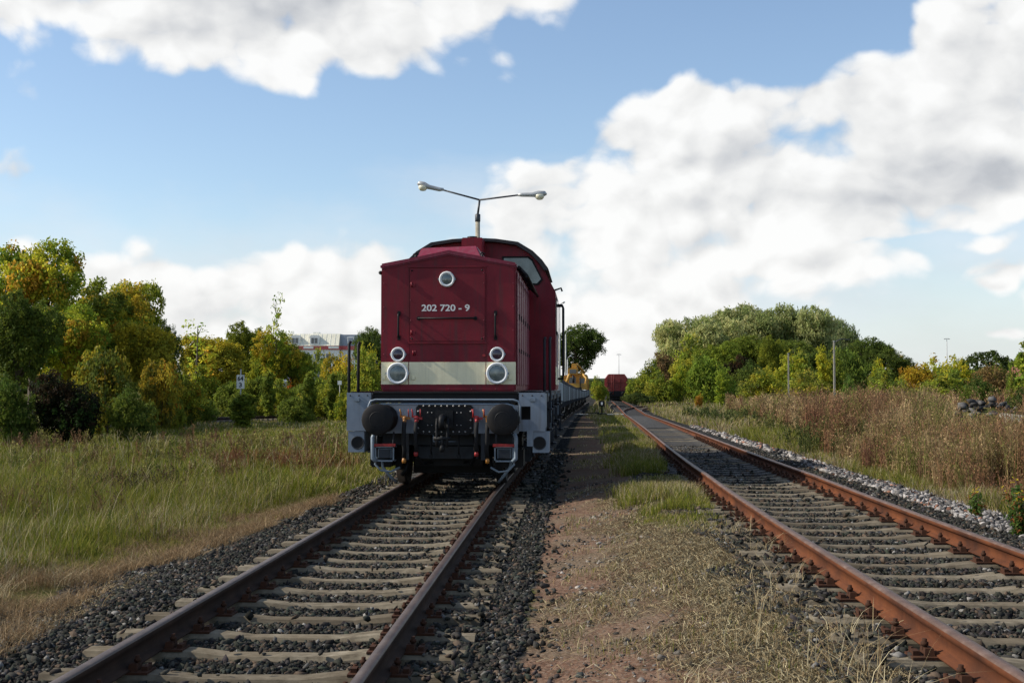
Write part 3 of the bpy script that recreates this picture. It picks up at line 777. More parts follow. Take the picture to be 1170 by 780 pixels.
def left_field():
    X, Y, H, Wd, Cc = [], [], [], [], []
    for (n, y0, y1, far, ws, hs) in ((110000, 6.5, 20, 9, 1.0, 1.0), (90000, 20, 36, 17, 1.7, 1.0), (80000, 36, 62, 30, 3.0, 1.0), (60000, 62, 100, 48, 5.5, 1.1)):
        y = rng.uniform(y0, y1, n); u = rng.random(n)
        e = edgeG(y) + (vnoise(y, y * 0, .9, 11) - .5) * 1.3 + np.abs(rng.normal(0, .22, n)) * (rng.random(n) < .25)
        e = np.where(y > 31, xa(y) - 1.9, e)
        x = e - u ** 1.15 * np.maximum(.475 * y + e + 1.5, .6)
        k = infrustum(x, y); x, y = x[k], y[k]
        d = edgeG(y) - x
        patch = vnoise(x, y, 1.6, 12) * .6 + vnoise(x, y, .5, 13) * .4
        hgt = (.12 + .42 * patch + .14 * (vnoise(x, y, .28, 19) - .4)) * hs * np.clip(.45 + (y - 8) / 12, .45, 1.0)
        hgt *= np.clip(.5 + d / .7, .5, 1)
        # tall lush band between 13 and 27 m; short worn turf behind it
        lush = np.exp(-((y - 19) / 6.5) ** 2)
        hgt *= (.62 + .5 * lush)
        worn = (vnoise(x, y, 3.3, 14) > .66) & (y > 26)
        hgt = np.where(worn, hgt * .45, hgt)
        dry = np.clip(.10 + .7 * (vnoise(x, y, 2.1, 15) - .45) + .75 * np.clip((13.5 - y) / 3, 0, 1) + .15 * (y > 45), .06, .95)
        col = grasscols(x, y, dry)
        h = hgt * rng.uniform(.55, 1.25, len(x))
        X.append(x); Y.append(y); H.append(h); Wd.append(rng.uniform(.004, .008, len(x)) * ws); Cc.append(col)
    o = blades('grass', np.concatenate(X), np.concatenate(Y), np.concatenate(H), np.concatenate(Wd), np.concatenate(Cc))
    # long straw culms standing above the green
    n = 2600
    y = rng.uniform(10, 45, n); x = edgeG(y) - rng.random(n) ** 1.1 * (.475 * y + edgeG(y) + 1.5)
    k = infrustum(x, y) & (vnoise(x, y, 1.3, 16) > .45); x, y = x[k], y[k]
    blades('dry_grass_culms', x, y, rng.uniform(.45, .85, len(x)), rng.uniform(.003, .005, len(x)) * np.clip(y / 14, 1, 2.5), pick(STRAW, len(x)), lean=.35, droop=.45, material='dry_stalk')
    # red-brown sorrel drift
    n = 26000
    y = rng.uniform(24, 44, n); x = -y * rng.uniform(.10, .46, n)
    cy = 27.5 + (-x) * .28
    k = (np.abs(y - cy) < .6 + 5.0 * vnoise(x, y, 2.6, 17) ** 2) & (vnoise(x, y, 1.6, 18) > .48) & (x > -.36 * y) & (x < edgeL(y) - 1.0) & infrustum(x, y); x, y = x[k], y[k]
    blades('red_sorrel', x, y, rng.uniform(.25, .62, len(x)), rng.uniform(.008, .016, len(x)), pick(RED, len(x)), lean=.2, droop=.15, material='dry_stalk')
left_field()
def middle_strip():
    X, Y, H, Wd, Cc = [], [], [], [], []
    for (n, y0, y1, ws) in ((34000, 12.5, 24, 1.0), (38000, 24, 45, 1.8), (30000, 45, 100, 3.6)):
        y = rng.uniform(y0, y1, n)
        lo = xb(y) - 1.45 - np.interp(y, [12, 15, 20, 30, 60, 100], [.30, .70, .55, .6, 1.2, 2.4]); hi = xb(y) - 1.0
        lo = lo + (vnoise(y, y * 0, .8, 26) - .5) * .6
        x = lo + (hi - lo) * rng.beta(1.6, 1.3, n)
        k = (vnoise(x, y, 1.1, 21) * .55 + vnoise(x, y, .3, 22) * .35 + .12 * ((x - lo) / (hi - lo)) + .06 * (y < 19) > .47) & ~near_rail(x, y, xb); x, y = x[k], y[k]
        pt = vnoise(x, y, 1.4, 23)
        h = (.07 + .24 * pt) * rng.uniform(.5, 1.3, len(x)) * np.clip((y - 11) / 5, .35, 1)
        X.append(x); Y.append(y); H.append(h); Wd.append(rng.uniform(.004, .007, len(x)) * ws)
        Cc.append(grasscols(x, y, np.clip(.42 + (vnoise(x, y, 2.2, 24) - .5), .10, .9)))
    # thin sprouts on the path
    n = 26000; y = rng.uniform(5.2, 70, n) ; y = 5.2 + (y - 5.2) * rng.random(n) ** .6
    x = xa(y) + 1.75 + rng.random(n) * (xb(y) - xa(y) - 3.1)
    k = (vnoise(x, y, .8, 25) > .62) & infrustum(x, y); x, y = x[k], y[k]
    X.append(x); Y.append(y); H.append(rng.uniform(.02, .09, len(x))); Wd.append(rng.uniform(.003, .005, len(x)) * np.clip(y / 12, 1, 3)); Cc.append(grasscols(x, y, np.full(len(x), .7)))
    blades('grass', np.concatenate(X), np.concatenate(Y), np.concatenate(H), np.concatenate(Wd), np.concatenate(Cc))
middle_strip()
def thatch():
    """flattened dry straw lying on the trodden earth"""
    n = 120000
    y = 5.2 + 14 * rng.random(n) ** 1.25
    lo = xa(y) + 1.55; hi = xb(y) - 1.0
    x = lo + (hi - lo) * rng.random(n) ** .7
    dens = vnoise(x, y, .7, 31) * .5 + vnoise(x, y, .22, 32) * .3 + .45 * np.clip((x - .2) / 1.0, -.3, 1)
    k = (rng.random(n) < np.clip((dens - .35) * 1.9, .03, 1)) & infrustum(x, y)
    x, y = x[k], y[k]; n1 = len(x)
    # left verge, near the camera
    m_ = 70000; yy = rng.uniform(7, 15.5, m_); xx = edgeL(yy) + .8 - rng.random(m_) * (edgeL(yy) - edgeG(yy) + 1.0)
    kk = infrustum(xx, yy) & (vnoise(xx, yy, .6, 33) > .38); x = np.concatenate([x, xx[kk]]); y = np.concatenate([y, yy[kk]])
    n = len(x)
    L = rng.uniform(.025, .12, n); L[rng.random(n) < .06] *= 2.2; a = rng.uniform(0, 2 * math.pi, n); w = rng.uniform(.0008, .0018, n)
    z0 = gz(x, y) + .004; bow = rng.uniform(.004, .035, n)
    V = np.zeros((n, 6, 3))
    for i, t in enumerate((-.5, 0, .5)):
        cx = x + np.cos(a) * L * t + np.sin(a) * L * .12 * (1 - 4 * t * t); cy = y + np.sin(a) * L * t
        for j, s in enumerate((-1, 1)):
            V[:, 2 * i + j, 0] = cx - np.sin(a) * w * s; V[:, 2 * i + j, 1] = cy + np.cos(a) * w * s; V[:, 2 * i + j, 2] = z0 + bow * (1 - 4 * t * t) + .001 * s
    Fs = np.array([[0, 1, 3, 2], [2, 3, 5, 4]])
    o = np_mesh('dry_grass_thatch', V.reshape(-1, 3), (Fs[None] + (np.arange(n) * 6)[:, None, None]).reshape(-1, 4), 'dry_stalk', np.repeat((pick(STRAW, n) * rng.choice([.4, .65, .9], n)[:, None])[:, None], 6, 1).reshape(-1, 3))
    o['kind'] = 'stuff'
    # flattened brown hay over the stones of the left verge
    n = 64000; y = rng.uniform(6.8, 19, n)
    x = edgeL(y) + .9 - rng.random(n) * (edgeL(y) - edgeG(y) + 1.5)
    k = infrustum(x, y) & (vnoise(x, y, .75, 34) * .6 + vnoise(x, y, .25, 35) * .4 > np.interp(x - edgeL(y), [-1.5, 0, 1.0], [.24, .34, .62])); x, y = x[k], y[k]
    blades('dry_grass_hay', x, y, rng.uniform(.05, .17, len(x)), rng.uniform(.002, .0042, len(x)), pick(STRAW, len(x)) * rng.choice([.35, .6, .9], len(x))[:, None] * np.array([[1.08, .92, .85]]), lean=1.1, droop=.9, material='dry_stalk', base=gz(x, y) + rng.uniform(0, .03, len(x)))
    # arching straw tufts leaning over the sleeper ends
    X, Y = [], []
    for cx, cy, k in [(1.35, 6.6, 90), (1.5, 7.4, 60), (1.25, 8.3, 60), (1.5, 9.4, 50), (1.3, 5.9, 90), (.9, 7.2, 40), (.5, 6.3, 40), (1.55, 11.0, 60), (1.45, 12.3, 60), (-5.6, 8.9, 160), (-5.9, 10.2, 200), (-5.2, 10.8, 120), (-5.5, 9.6, 120), (-4.9, 11.6, 130), (-4.6, 12.8, 120)]:
        X.append(cx + rng.normal(0, .10, k)); Y.append(cy + rng.normal(0, .12, k))
    x, y = np.concatenate(X), np.concatenate(Y)
    blades('dry_grass_tufts', x, y, rng.uniform(.10, .30, len(x)), rng.uniform(.003, .005, len(x)), pick(STRAW, len(x)), lean=.9, droop=.7, material='dry_stalk')
thatch()

def weeds(name, x, y, hgt, pal, per=7, ws=1.0, twig=7):
    """dried docks and tansy: upright forking stems with little seed heads"""
    n = len(x) * per
    bx = np.repeat(x, per) + rng.normal(0, .07, n); by = np.repeat(y, per) + rng.normal(0, .07, n)
    h = np.repeat(hgt, per) * rng.uniform(.55, 1.1, n)
    ws_ = np.repeat(ws, per) if hasattr(ws, '__len__') else np.full(n, ws)
    a = rng.uniform(0, 2 * math.pi, n); ld = np.abs(rng.normal(0, .16, n)) * h
    pi_ = (np.clip(vnoise(x, y, 1.7, 47) * .8 + rng.random(len(x)) * .45 - .1, 0, .999) * len(pal)).astype(int)
    col = np.repeat(pal[pi_], per, 0) * rng.uniform(.7, 1.3, (n, 1))
    bz = gz(bx, by) - .02
    Vs, Fs, Cs = [], [], []
    base = 0
    def ribbon(p0, p1, w0, w1, c):
        nonlocal base
        m_ = len(p0); f = rng.uniform(0, math.pi, m_)
        s = np.stack([np.cos(f), np.sin(f), np.zeros(m_)], 1)
        V = np.stack([p0 - s * w0[:, None], p0 + s * w0[:, None], p1 + s * w1[:, None], p1 - s * w1[:, None]], 1)
        Vs.append(V.reshape(-1, 3)); Fs.append(np.arange(m_ * 4).reshape(-1, 4) + base); base += m_ * 4
        Cs.append(np.repeat(c[:, None], 4, 1).reshape(-1, 3))
    dirv_ = np.stack([np.cos(a) * ld, np.sin(a) * ld, h], 1)
    p0 = np.stack([bx, by, bz], 1)
    pm = p0 + dirv_ * np.array([.35, .35, .55]); p1 = p0 + dirv_
    ribbon(p0, pm, .0035 * ws_, .003 * ws_, col); ribbon(pm, p1, .003 * ws_, .0015 * ws_, col)
    for k in range(twig):
        t = rng.uniform(.3, 1.0, n)[:, None]
        q0 = np.where(t < .5, p0 + (pm - p0) * (t * 2), pm + (p1 - pm) * (t * 2 - 1))
        aa = rng.uniform(0, 2 * math.pi, n); L = rng.uniform(.05, .17, n) * (h / .9)
        q1 = q0 + np.stack([np.cos(aa) * L * .7, np.sin(aa) * L * .7, L * .8], 1)
        ribbon(q0, q1, .0018 * ws_, .001 * ws_, col)
        # seed head or curled leaf at the tip
        ss = rng.uniform(.0025, .0075, n) * ws_ ** .9
        q2 = q1 + np.stack([rng.normal(0, .4, n), rng.normal(0, .4, n), np.ones(n)], 1) * (ss * 2)[:, None]
        ribbon(q1, q2, ss, ss * .6, col * rng.uniform(.8, 1.5, (n, 1)))
    o = np_mesh(name, np.concatenate(Vs), np.concatenate(Fs), 'dry_stalk', np.concatenate(Cs))
    o['kind'] = 'stuff'
    return o
WEED = np.array([[.17, .085, .05], [.14, .066, .042], [.23, .12, .062], [.24, .145, .075], [.15, .14, .04], [.22, .13, .07], [.36, .26, .13], [.28, .19, .10], [.15, .16, .04]])
GREENW = np.array([[.09, .105, .03], [.065, .08, .025], [.17, .155, .045]])
def right_field():
    X, Y = [], []
    for (n, y0, y1) in ((1700, 12.3, 22), (3000, 22, 38), (3000, 38, 65), (3400, 65, 115)):
        y = rng.uniform(y0, y1, n)
        lo = xb(y) + np.interp(y, [12, 16, 22, 30, 45, 70, 110], [3.0, 2.7, 2.4, 3.0, 4.2, 6.0, 8.5]); hi = .355 * y + 1.8
        x = lo + (np.maximum(hi - lo, .3)) * rng.random(n)
        k = (vnoise(x, y, 1.2, 41) * .7 + vnoise(x, y, .5, 48) * .3 > .30) & infrustum(x, y, 2); X.append(x[k]); Y.append(y[k])
    x, y = np.concatenate(X), np.concatenate(Y)
    d = x - xb(y) - 2.6
    h = (.40 + .75 * vnoise(x, y, 1.9, 42) + .5 * vnoise(x, y, .7, 46) ** 2) * np.clip(.55 + d / 2.2, .55, 1.05) * np.interp(y, [12, 30, 60, 110], [1.05, 1.1, 1.15, 1.2])
    pxw = 668 + x / y * FPX
    h = np.where((pxw > 1075) & (pxw < 1165) & (y > 22) & (y < 43), h * np.interp(y, [22, 30, 41], [.9, .55, .35]), h)
    weeds('dry_weeds', x, y, h, WEED, per=7, ws=np.clip(y / 14, 1.0, 6.5), twig=10)
    n = 2300; y = rng.uniform(14, 90, n); x = xb(y) + 2.4 + rng.random(n) * np.maximum(.355 * y - xb(y) - 1, .5)
    k = (vnoise(x, y, 1.5, 43) > .56); x, y = x[k], y[k]
    weeds('green_weeds', x, y, rng.uniform(.35, .95, len(x)), GREENW, per=5, ws=np.clip(y / 10, 1.4, 6), twig=10)
    # grass under and in front of the weeds
    X, Y, H, Wd, Cc = [], [], [], [], []
    for (n, y0, y1, ws) in ((30000, 11, 24, 1.0), (42000, 24, 45, 1.9), (60000, 45, 120, 4.5)):
        y = rng.uniform(y0, y1, n)
        lo = xb(y) + np.interp(y, [10, 16, 22, 30, 60, 110], [2.9, 2.3, 2.15, 2.3, 2.1, 2.0]); hi = np.maximum(.355 * y + 1.5, lo + .4)
        x = lo + (hi - lo) * rng.random(n) ** 1.5
        k = infrustum(x, y); x, y = x[k], y[k]
        pt = vnoise(x, y, 1.5, 44)
        X.append(x); Y.append(y); H.append((.10 + .34 * pt) * rng.uniform(.6, 1.2, len(x)) * np.interp(y, [25, 50], [1, 1.6])); Wd.append(rng.uniform(.004, .008, len(x)) * ws)
        Cc.append(grasscols(x, y, np.clip(.40 + .8 * (vnoise(x, y, 2.6, 45) - .5) + .25 * (y > 45), .08, .9)))
    blades('grass', np.concatenate(X), np.concatenate(Y), np.concatenate(H), np.concatenate(Wd), np.concatenate(Cc))
right_field()
# coarse distant turf out to the trees
def far_field():
    n = 60000
    y = rng.uniform(95, 240, n); x = rng.uniform(-.47, .36, n) * y
    k = (np.abs(x - xb(y)) > 1.7) & (np.abs(x - xa(y)) > 1.8); x, y = x[k], y[k]
    blades('grass', x, y, rng.uniform(.25, .75, len(x)), rng.uniform(.03, .07, len(x)), grasscols(x, y, np.full(len(x), .5)))
far_field()
def scattered(name, cx, cy, sx, sy, n, h, pal, per, ws, twig=8):
    x = cx + rng.normal(0, sx, n); y = cy + rng.normal(0, sy, n)
    return weeds(name, x, y, rng.uniform(h * .6, h, n), pal, per, ws, twig)
DARKW = np.array([[.05, .03, .022], [.07, .04, .028], [.04, .03, .02]])
def left_weeds():
    n = 1500; y = rng.uniform(13, 48, n); x = edgeG(y) - .3 - rng.random(n) * (.475 * y + edgeG(y) + 1.0)
    k = infrustum(x, y) & (vnoise(x, y, 1.5, 71) * .6 + vnoise(x, y, .5, 72) * .4 > .56); x, y = x[k], y[k]
    weeds('green_weeds', x, y, rng.uniform(.25, .7, len(x)), np.array([[.13, .15, .03], [.09, .11, .025], [.20, .18, .05], [.17, .10, .05], [.12, .07, .04]]), per=5, ws=np.clip(y / 12, 1.2, 3.5), twig=9)
left_weeds()
scattered('dead_weeds', -7.6, 20.5, .85, .7, 50, .62, DARKW, 7, 1.3)
scattered('dead_weeds', -12.2, 31.0, 1.6, 1.2, 14, .9, DARKW, 5, 1.5)
# ------------------------------------------------------------------ the locomotive
def rod(parent, name, pts, r, m='black_paint', n=8):
    return MB().tube(pts, r, n).build(name, m, parent)
def add_text(s, size_h, width, loc, parent, m, name, thick=.002, bold=.0):
    cu = bpy.data.curves.new(name, 'FONT'); cu.body = s; cu.size = 1.0; cu.align_x = 'CENTER'; cu.offset = bold; cu.extrude = 0.0
    t = bpy.data.objects.new(name, cu); COL.objects.link(t)
    bpy.context.view_layer.update()
    dg = bpy.context.evaluated_depsgraph_get()
    me = bpy.data.meshes.new_from_object(t.evaluated_get(dg))
    bpy.data.objects.remove(t); bpy.data.curves.remove(cu)
    co = np.zeros(len(me.vertices) * 3); me.vertices.foreach_get('co', co); co = co.reshape(-1, 3)
    x0, x1 = co[:, 0].min(), co[:, 0].max(); z0, z1 = co[:, 1].min(), co[:, 1].max()
    V = np.zeros_like(co)
    V[:, 0] = ((co[:, 0] - (x0 + x1) / 2) / (x1 - x0)) * width
    V[:, 2] = ((co[:, 1] - z0) / (z1 - z0)) * size_h
    V[:, 1] = 0
    me.vertices.foreach_set('co', V.ravel()); me.materials.clear(); me.materials.append(MATS[m]); me.update()
    o = bpy.data.objects.new(name, me); COL.objects.link(o); o.parent = parent; o.location = loc
    return o
def wheel_mb(r=.5):
    b = MB()
    b.lathe((0, 0, 0), [(0.09, -.09), (.1, -.06), (.1, -.03), (r - .12, -.02), (r - .08, -.06), (r, -.06), (r, .05), (r + .03, .055), (r + .03, .075), (r - .08, .07), (r - .12, .02), (.1, .03), (.09, .06)], 28, 'x')
    return b
def buffer_parts(parent, x, z, r, y0, y1, sgn=1):
    """buffer: dished head, plunger and flanged housing; y0 the face"""
    root = MB().lathe((x, y0, z), [(0.001, 0.0), (r * .55, .004), (r * .93, .014), (r, .028), (r, .045), (r * .9, .055), (.10, .07), (.085, .09), (.085, .26)], 36).build('buffer', 'buffer_steel', parent)
    MB().lathe((x, y0, z), [(.115, .25), (.13, .26), (.135, .38), (.145, .40), (.15, y1 - y0 - .05), (.20, y1 - y0 - .045), (.20, y1 - y0 - .003)], 28).build('buffer_housing', 'black_paint', root)
    MB().lathe((x, y0 - .0015, z), [(r * .45, 0.005), (r * .47, .0035), (r * .5, .005)], 32).build('wear_ring', 'black_paint', root)
    return root

def locomotive():
    L = empty('diesel_locomotive', (-2.01, 17.3, 0))
    tag(L, 'crimson diesel locomotive with cream stripe, round white headlamps and number 202 720-9', 'locomotive')
    HF, CF, CR, HR = 1.10, 5.6, 8.1, 12.0
    # --- long bonnet
    prof = [(-1.0, 1.40), (1.0, 1.40), (1.0, 3.255), (.52, 3.345), (0.0, 3.44), (-.47, 3.345), (-1.0, 3.255)]
    hood = MB().prism(prof, HF, CF).build('bonnet', 'crimson_paint', L, bevel=.022)
    lip = MB()
    lp = [(-1.015, 3.255), (-.48, 3.355), (0, 3.455), (.52, 3.355), (1.015, 3.262)]
    lip.prism([(p[0], p[1] - .042) for p in lp] + [(p[0], p[1] + .035) for p in lp[::-1]], HF - .035, HF + .10)
    lip.build('roof_lip', 'crimson_lit', hood, bevel=.022)
    MB().prism([(-1.006, 3.222), (-1.006, 3.275), (-.98, 3.275), (-.98, 3.222)], HF + .1, CF - .01).prism([(1.006, 3.222), (1.006, 3.275), (.98, 3.275), (.98, 3.222)], HF + .1, CF - .01).build('roof_edge', 'crimson_lit', hood, bevel=.01)
    st = MB().span(-.998, .998, HF - .005, HF + .01, 1.505, 1.835)
    st.build('cream_stripe', 'cream_paint', hood, bevel=.002)
    # front door panel and its frame strips
    d = MB().span(-.575, .545, HF - .012, HF + .01, 2.14, 3.225)
    d.build('front_door', 'crimson_paint', hood, bevel=.006)
    fr = MB()
    fr.span(-.60, .57, HF - .022, HF - .001, 3.235, 3.258); fr.span(-.60, .57, HF - .024, HF - .001, 2.105, 2.130)
    fr.span(-.592, -.583, HF - .010, HF - .001, 1.845, 3.232); fr.span(.553, .562, HF - .010, HF - .001, 1.845, 3.232)
    for x in (-.585, .56):
        for z in (1.44, 1.49): pass
    fr.span(-.592, -.583, HF - .0085, HF - .0055, 1.5, 1.84); fr.span(.553, .562, HF - .0085, HF - .0055, 1.5, 1.84)
    fr.build('door_frame', 'crimson_paint', hood)
    h = MB()
    for z in (2.98, 2.27):
        h.tube([(-.545, HF - .02, z - .035), (-.545, HF - .02, z + .035)], .014, 8)
        h.box((-.515, HF - .015, z), (.05, .012, .05))
    for z in (1.97, ):
        h.tube([(-.52, HF - .012, z - .035), (-.52, HF - .012, z + .035)], .012, 8); h.tube([(-.49, HF - .012, z - .035), (-.49, HF - .012, z + .035)], .010, 8)
    h.build('hinge', 'crimson_paint', hood)
    b = MB()
    for x, z in ((.50, 3.19), (.50, 2.18), (-.54, 3.19), (-.54, 2.18)): b.lathe((x, HF - .022, z), [(0, 0), (.012, .002), (.014, .012)], 8)
    b.build('door_catch', 'black_paint', hood)
    MB().box((.53, HF - .012, 1.93), (.045, .03, .04)).build('tail_bracket', 'signal_red', hood, bevel=.006)
    sc_ = None
    for (x, z) in [(x, z) for z in (2.20, 2.45, 2.75, 3.0, 3.15) for x in (-.56, .53)] + [(x, z) for x in (-.96, .96) for z in (1.46, 1.95, 2.3, 2.65, 3.0, 3.2)] + [(x, 1.44) for x in (-.7, -.35, 0, .35, .7)]:
        if sc_ is None: o = MB().lathe((0, 0, 0), [(0, -.006), (.006, -.005), (.009, .002)], 8).build('screw', 'crimson_lit', hood); sc_ = o.data
        else: o = bpy.data.objects.new('screw', sc_); COL.objects.link(o); o.parent = hood
        o.location = (x, HF - (.012 if abs(x) < .57 and z > 2.1 else .0), z)
    add_text('202 720 - 9', .100, .715, (-.04, HF - .0145, 2.585), hood, 'figure_white', 'running_number', bold=.022)
    rod(hood, 'grab_bar', [(-.44, HF - .0, 2.48), (-.44, HF - .06, 2.48), (.40, HF - .06, 2.48), (.40, HF, 2.48)], .013)
    b = MB().lathe((-.44, HF - .02, 2.48), [(.03, 0), (.03, .02)], 10).lathe((.40, HF - .02, 2.48), [(.03, 0), (.03, .02)], 10)
    b.build('grab_bar_foot', 'black_paint', hood)
    for x in (-.735, .70):
        g = rod(hood, 'grab_handle', [(x, HF, 2.55), (x, HF - .065, 2.54), (x, HF - .07, 2.50), (x, HF - .07, 2.25), (x, HF - .065, 2.21), (x, HF, 2.20)], .015)
        MB().box((x, HF - .01, 2.555), (.045, .02, .07)).box((x, HF - .01, 2.195), (.045, .02, .07)).build('handle_foot', 'black_paint', g, bevel=.004)
    # lamps
    def lamp(x, z, r, lens, tube=.022, deep=.05):
        o = MB().lathe((x, HF, z), [(r - tube * 1.6, -deep + .010), (r - tube * 1.2, -deep - .004), (r - tube * .4, -deep - .008), (r, -deep + .004), (r + .002, -deep + .02), (r - .012, 0), ], 36).build('headlamp', 'lamp_white', hood)
        q = []
        for k in range(7):
            t = k / 6; q.append(((r - tube * 1.4) * t, -deep + .012 - .03 * (1 - t * t) * .55))
        lo = MB().lathe((x, HF, z), q, 30).build('lens', lens, o)
        if r > .12:
            rings = MB()
            for t in (.3, .55, .78): rings.lathe((x, HF - deep - .001 + .0165 * t * t, z), [((r - tube) * (t - .02), 0.0), ((r - tube) * t, -.004), ((r - tube) * (t + .02), .001)], 28)
            rings.build('lens_rings', 'lamp_lens', lo)
        c = MB()
        for a in (0, math.pi): c.box((x + (r + .004) * math.cos(a), HF - deep + .02, z + (r + .004) * math.sin(a)), (.022, .03, .03))
        c.build('lamp_clip', 'pipe_grey', o)
        return o
    lamp(-.02, 3.058, .115, 'lamp_lens')
    lamp(-.745, 1.948, .108, 'dark_lens', .02, .03)
    lamp(.725, 1.948, .108, 'dark_lens', .02, .03)
    lamp(-.745, 1.668, .160, 'lamp_lens', .024, .07)
    lamp(.725, 1.668, .160, 'lamp_lens', .024, .07)
    b = MB()
    for x in (-.96, -.515, .92): b.box((x, HF - .012, 1.60), (.05, .025, .055))
    b.build('lamp_bracket', 'cream_paint', hood, bevel=.005)
    MB().lathe((-1.03, HF + .1, 3.17), [(.0, -.03), (.028, -.02), (.03, .03)], 10).build('side_knob', 'black_paint', hood)
    # bonnet side doors with latches
    for s in (-1, 1):
        y = HF + .10; k = 0
        for w in (.62, .62, .72, .72, .72, .72):
            dd = MB().span(s * .998, s * 1.012, y + .012, y + w - .012, 1.50, 3.17).build('side_door', 'crimson_lit', hood, bevel=.005)
            MB().box((s * 1.018, y + w - .07, 2.53), (.02, .05, .09)).build('latch', 'black_paint', dd); MB().box((s * 1.018, y + w - .07, 2.02), (.02, .04, .06)).build('latch', 'black_paint', dd)
            MB().span(s * 1.011, s * 1.02, y + .0, y + .022, 1.48, 3.19).build('door_strip', 'crimson_lit', dd)
            y += w
    # hinged walkway grating along the upper edge
    g = MB()
    for (a, c_) in (((1.035, 3.25), (1.155, 3.12)),):
        g.tube([(a[0], HF + .2, a[1]), (a[0], CF - .1, a[1])], .026, 6); g.tube([(c_[0], HF + .2, c_[1]), (c_[0], CF - .1, c_[1])], .026, 6)
        yy = HF + .25
        while yy < CF - .1:
            g.tube([(a[0], yy, a[1]), (c_[0], yy, c_[1])], .030, 6); yy += .95
    for yy in (HF + .3, HF + 2, CF - .5): g.tube([(.99, yy, 3.22), (1.09, yy, 3.22)], .015, 6)
    g.build('side_grating', 'black_paint', hood)
    # raised cowl behind the front lip, lifting eyes, exhaust box
    c = MB()
    fv = [(-.52, HF + .12, 3.36), (.50, HF + .12, 3.37), (.38, HF + .42, 3.60), (-.46, HF + .42, 3.57), (-.52, CF - .02, 3.30), (.50, CF - .02, 3.30), (.38, CF - .02, 3.60), (-.46, CF - .02, 3.57), (-.50, HF + .12, 3.30), (.50, HF + .12, 3.30)]
    c.add(fv, [(0, 1, 2, 3), (3, 2, 6, 7), (8, 0, 3, 7, 4), (1, 9, 5, 6, 2), (8, 9, 1, 0), (7, 6, 5, 4)])
    c.build('roof_cowl', 'crimson_lit', hood, bevel=.015)
    e = MB()
    for x in (-.49, .50):
        e.tube([(x, HF + .03, 3.36), (x, HF + .03, 3.43)], .02, 8); e.tube([(x - .04, HF + .03, 3.43), (x, HF + .03, 3.455), (x + .04, HF + .03, 3.43)], .013, 6)
    e.build('lifting_eye', 'black_paint', hood)
    ex = MB().span(-.19, .19, CF - .62, CF - .1, 3.5, 4.14).build('exhaust_housing', 'crimson_paint', L, bevel=.015)
    MB().lathe((-.02, CF - .36, 4.135), [(.09, 0), (.09, .05), (.075, .05), (.075, .0)], 16, 'z').build('exhaust_pipe', 'black_paint', ex)
    # --- cab
    cp = [(-1.48, 1.40), (1.48, 1.40), (1.48, 3.21), (1.24, 3.67), (1.05, 3.90), (.78, 4.06), (.4, 4.12), (0, 4.135), (-.4, 4.12), (-.78, 4.06), (-1.05, 3.90), (-1.24, 3.67), (-1.48, 3.21)]
    cab = MB().prism(cp, CF, CR).build('cab', 'crimson_paint', L, bevel=.02)
    rp = [(-1.34, 3.64), (-1.24, 3.78), (-1.07, 3.945), (-.80, 4.11), (-.4, 4.17), (0, 4.19), (.4, 4.17), (.80, 4.11), (1.07, 3.945), (1.24, 3.78), (1.34, 3.64)]
    ri = [(x * .955, z - .055) for x, z in rp]
    rb = MB()
    n = len(rp)
    for i in range(n - 1):
        rb.prism([rp[i], rp[i + 1], ri[i + 1], ri[i]], CF - .16, CR + .16)
    rb.build('cab_roof', 'roof_black', cab)
    MB().prism([(1.34, 3.645), (1.36, 3.60), (1.31, 3.585), (1.285, 3.63)], CF - .17, CR + .17).prism([(-1.34, 3.645), (-1.36, 3.60), (-1.31, 3.585), (-1.285, 3.63)], CF - .17, CR + .17).build('gutter', 'dark_grey', cab)
    for ysgn, y in ((-1, CF), (1, CR)):
        for s in (-1, 1):
            po = [(s * .50, 3.33), (s * 1.17, 3.33), (s * 1.25, 3.42), (s * 1.06, 3.80), (s * .98, 3.86), (s * .50, 3.86)]
            cx, cz = s * .85, 3.6
            inn = [(cx + (x - cx) * .91, cz + (z - cz) * .88) for x, z in po]
            f = MB(); m_ = len(po)
            for i in range(m_):
                f.prism([po[i], po[(i + 1) % m_], inn[(i + 1) % m_], inn[i]], y + ysgn * .022, y + ysgn * .001)
            w = f.build('window', 'black_rubber', cab)
            MB().prism([(cx + (x - cx) * .915, cz + (z - cz) * .885) for x, z in po], y + ysgn * .010, y - ysgn * .002).build('pane', 'cab_glass', w)
    for s in (-1, 1):
        for (y0, y1) in ((CF + .25, CF + 1.0), (CF + 1.45, CF + 2.2)):
            w = MB().span(s * 1.479, s * 1.495, y0, y1, 2.45, 3.12).build('window', 'black_rubber', cab, bevel=.006)
            MB().span(s * 1.49, s * 1.50, y0 + .05, y1 - .05, 2.50, 3.07).build('pane', 'cab_glass', w)
        MB().span(s * 1.479, s * 1.487, CF + .02, CR - .02, 1.505, 1.835).build('side_stripe', 'cream_paint', cab)
        MB().span(s * 1.479, s * 1.498, CF + 1.03, CF + 1.10, 1.5, 3.15).build('lit_door_edge', 'skylit_white', cab)  # door edge; the sky light on it is put into its white
        for y in (CF + 1.06, CF + 1.42):
            rod(cab, 'cab_handrail', [(s * 1.48, y, 3.03), (s * 1.58, y, 3.03), (s * 1.60, y, 2.98), (s * 1.60, y, 1.70), (s * 1.58, y, 1.62), (s * 1.48, y, 1.62)], .022)
    MB().tube([(1.46, CF + .1, 3.24), (1.58, CF + .1, 3.28), (1.60, CF + .1, 3.22)], .02, 6).build('mirror_arm', 'black_paint', cab)
    # --- short bonnet behind the cab
    prof2 = [(x, z) for x, z in prof]
    MB().prism(prof2, CR, HR).build('rear_bonnet', 'crimson_paint', L, bevel=.02)
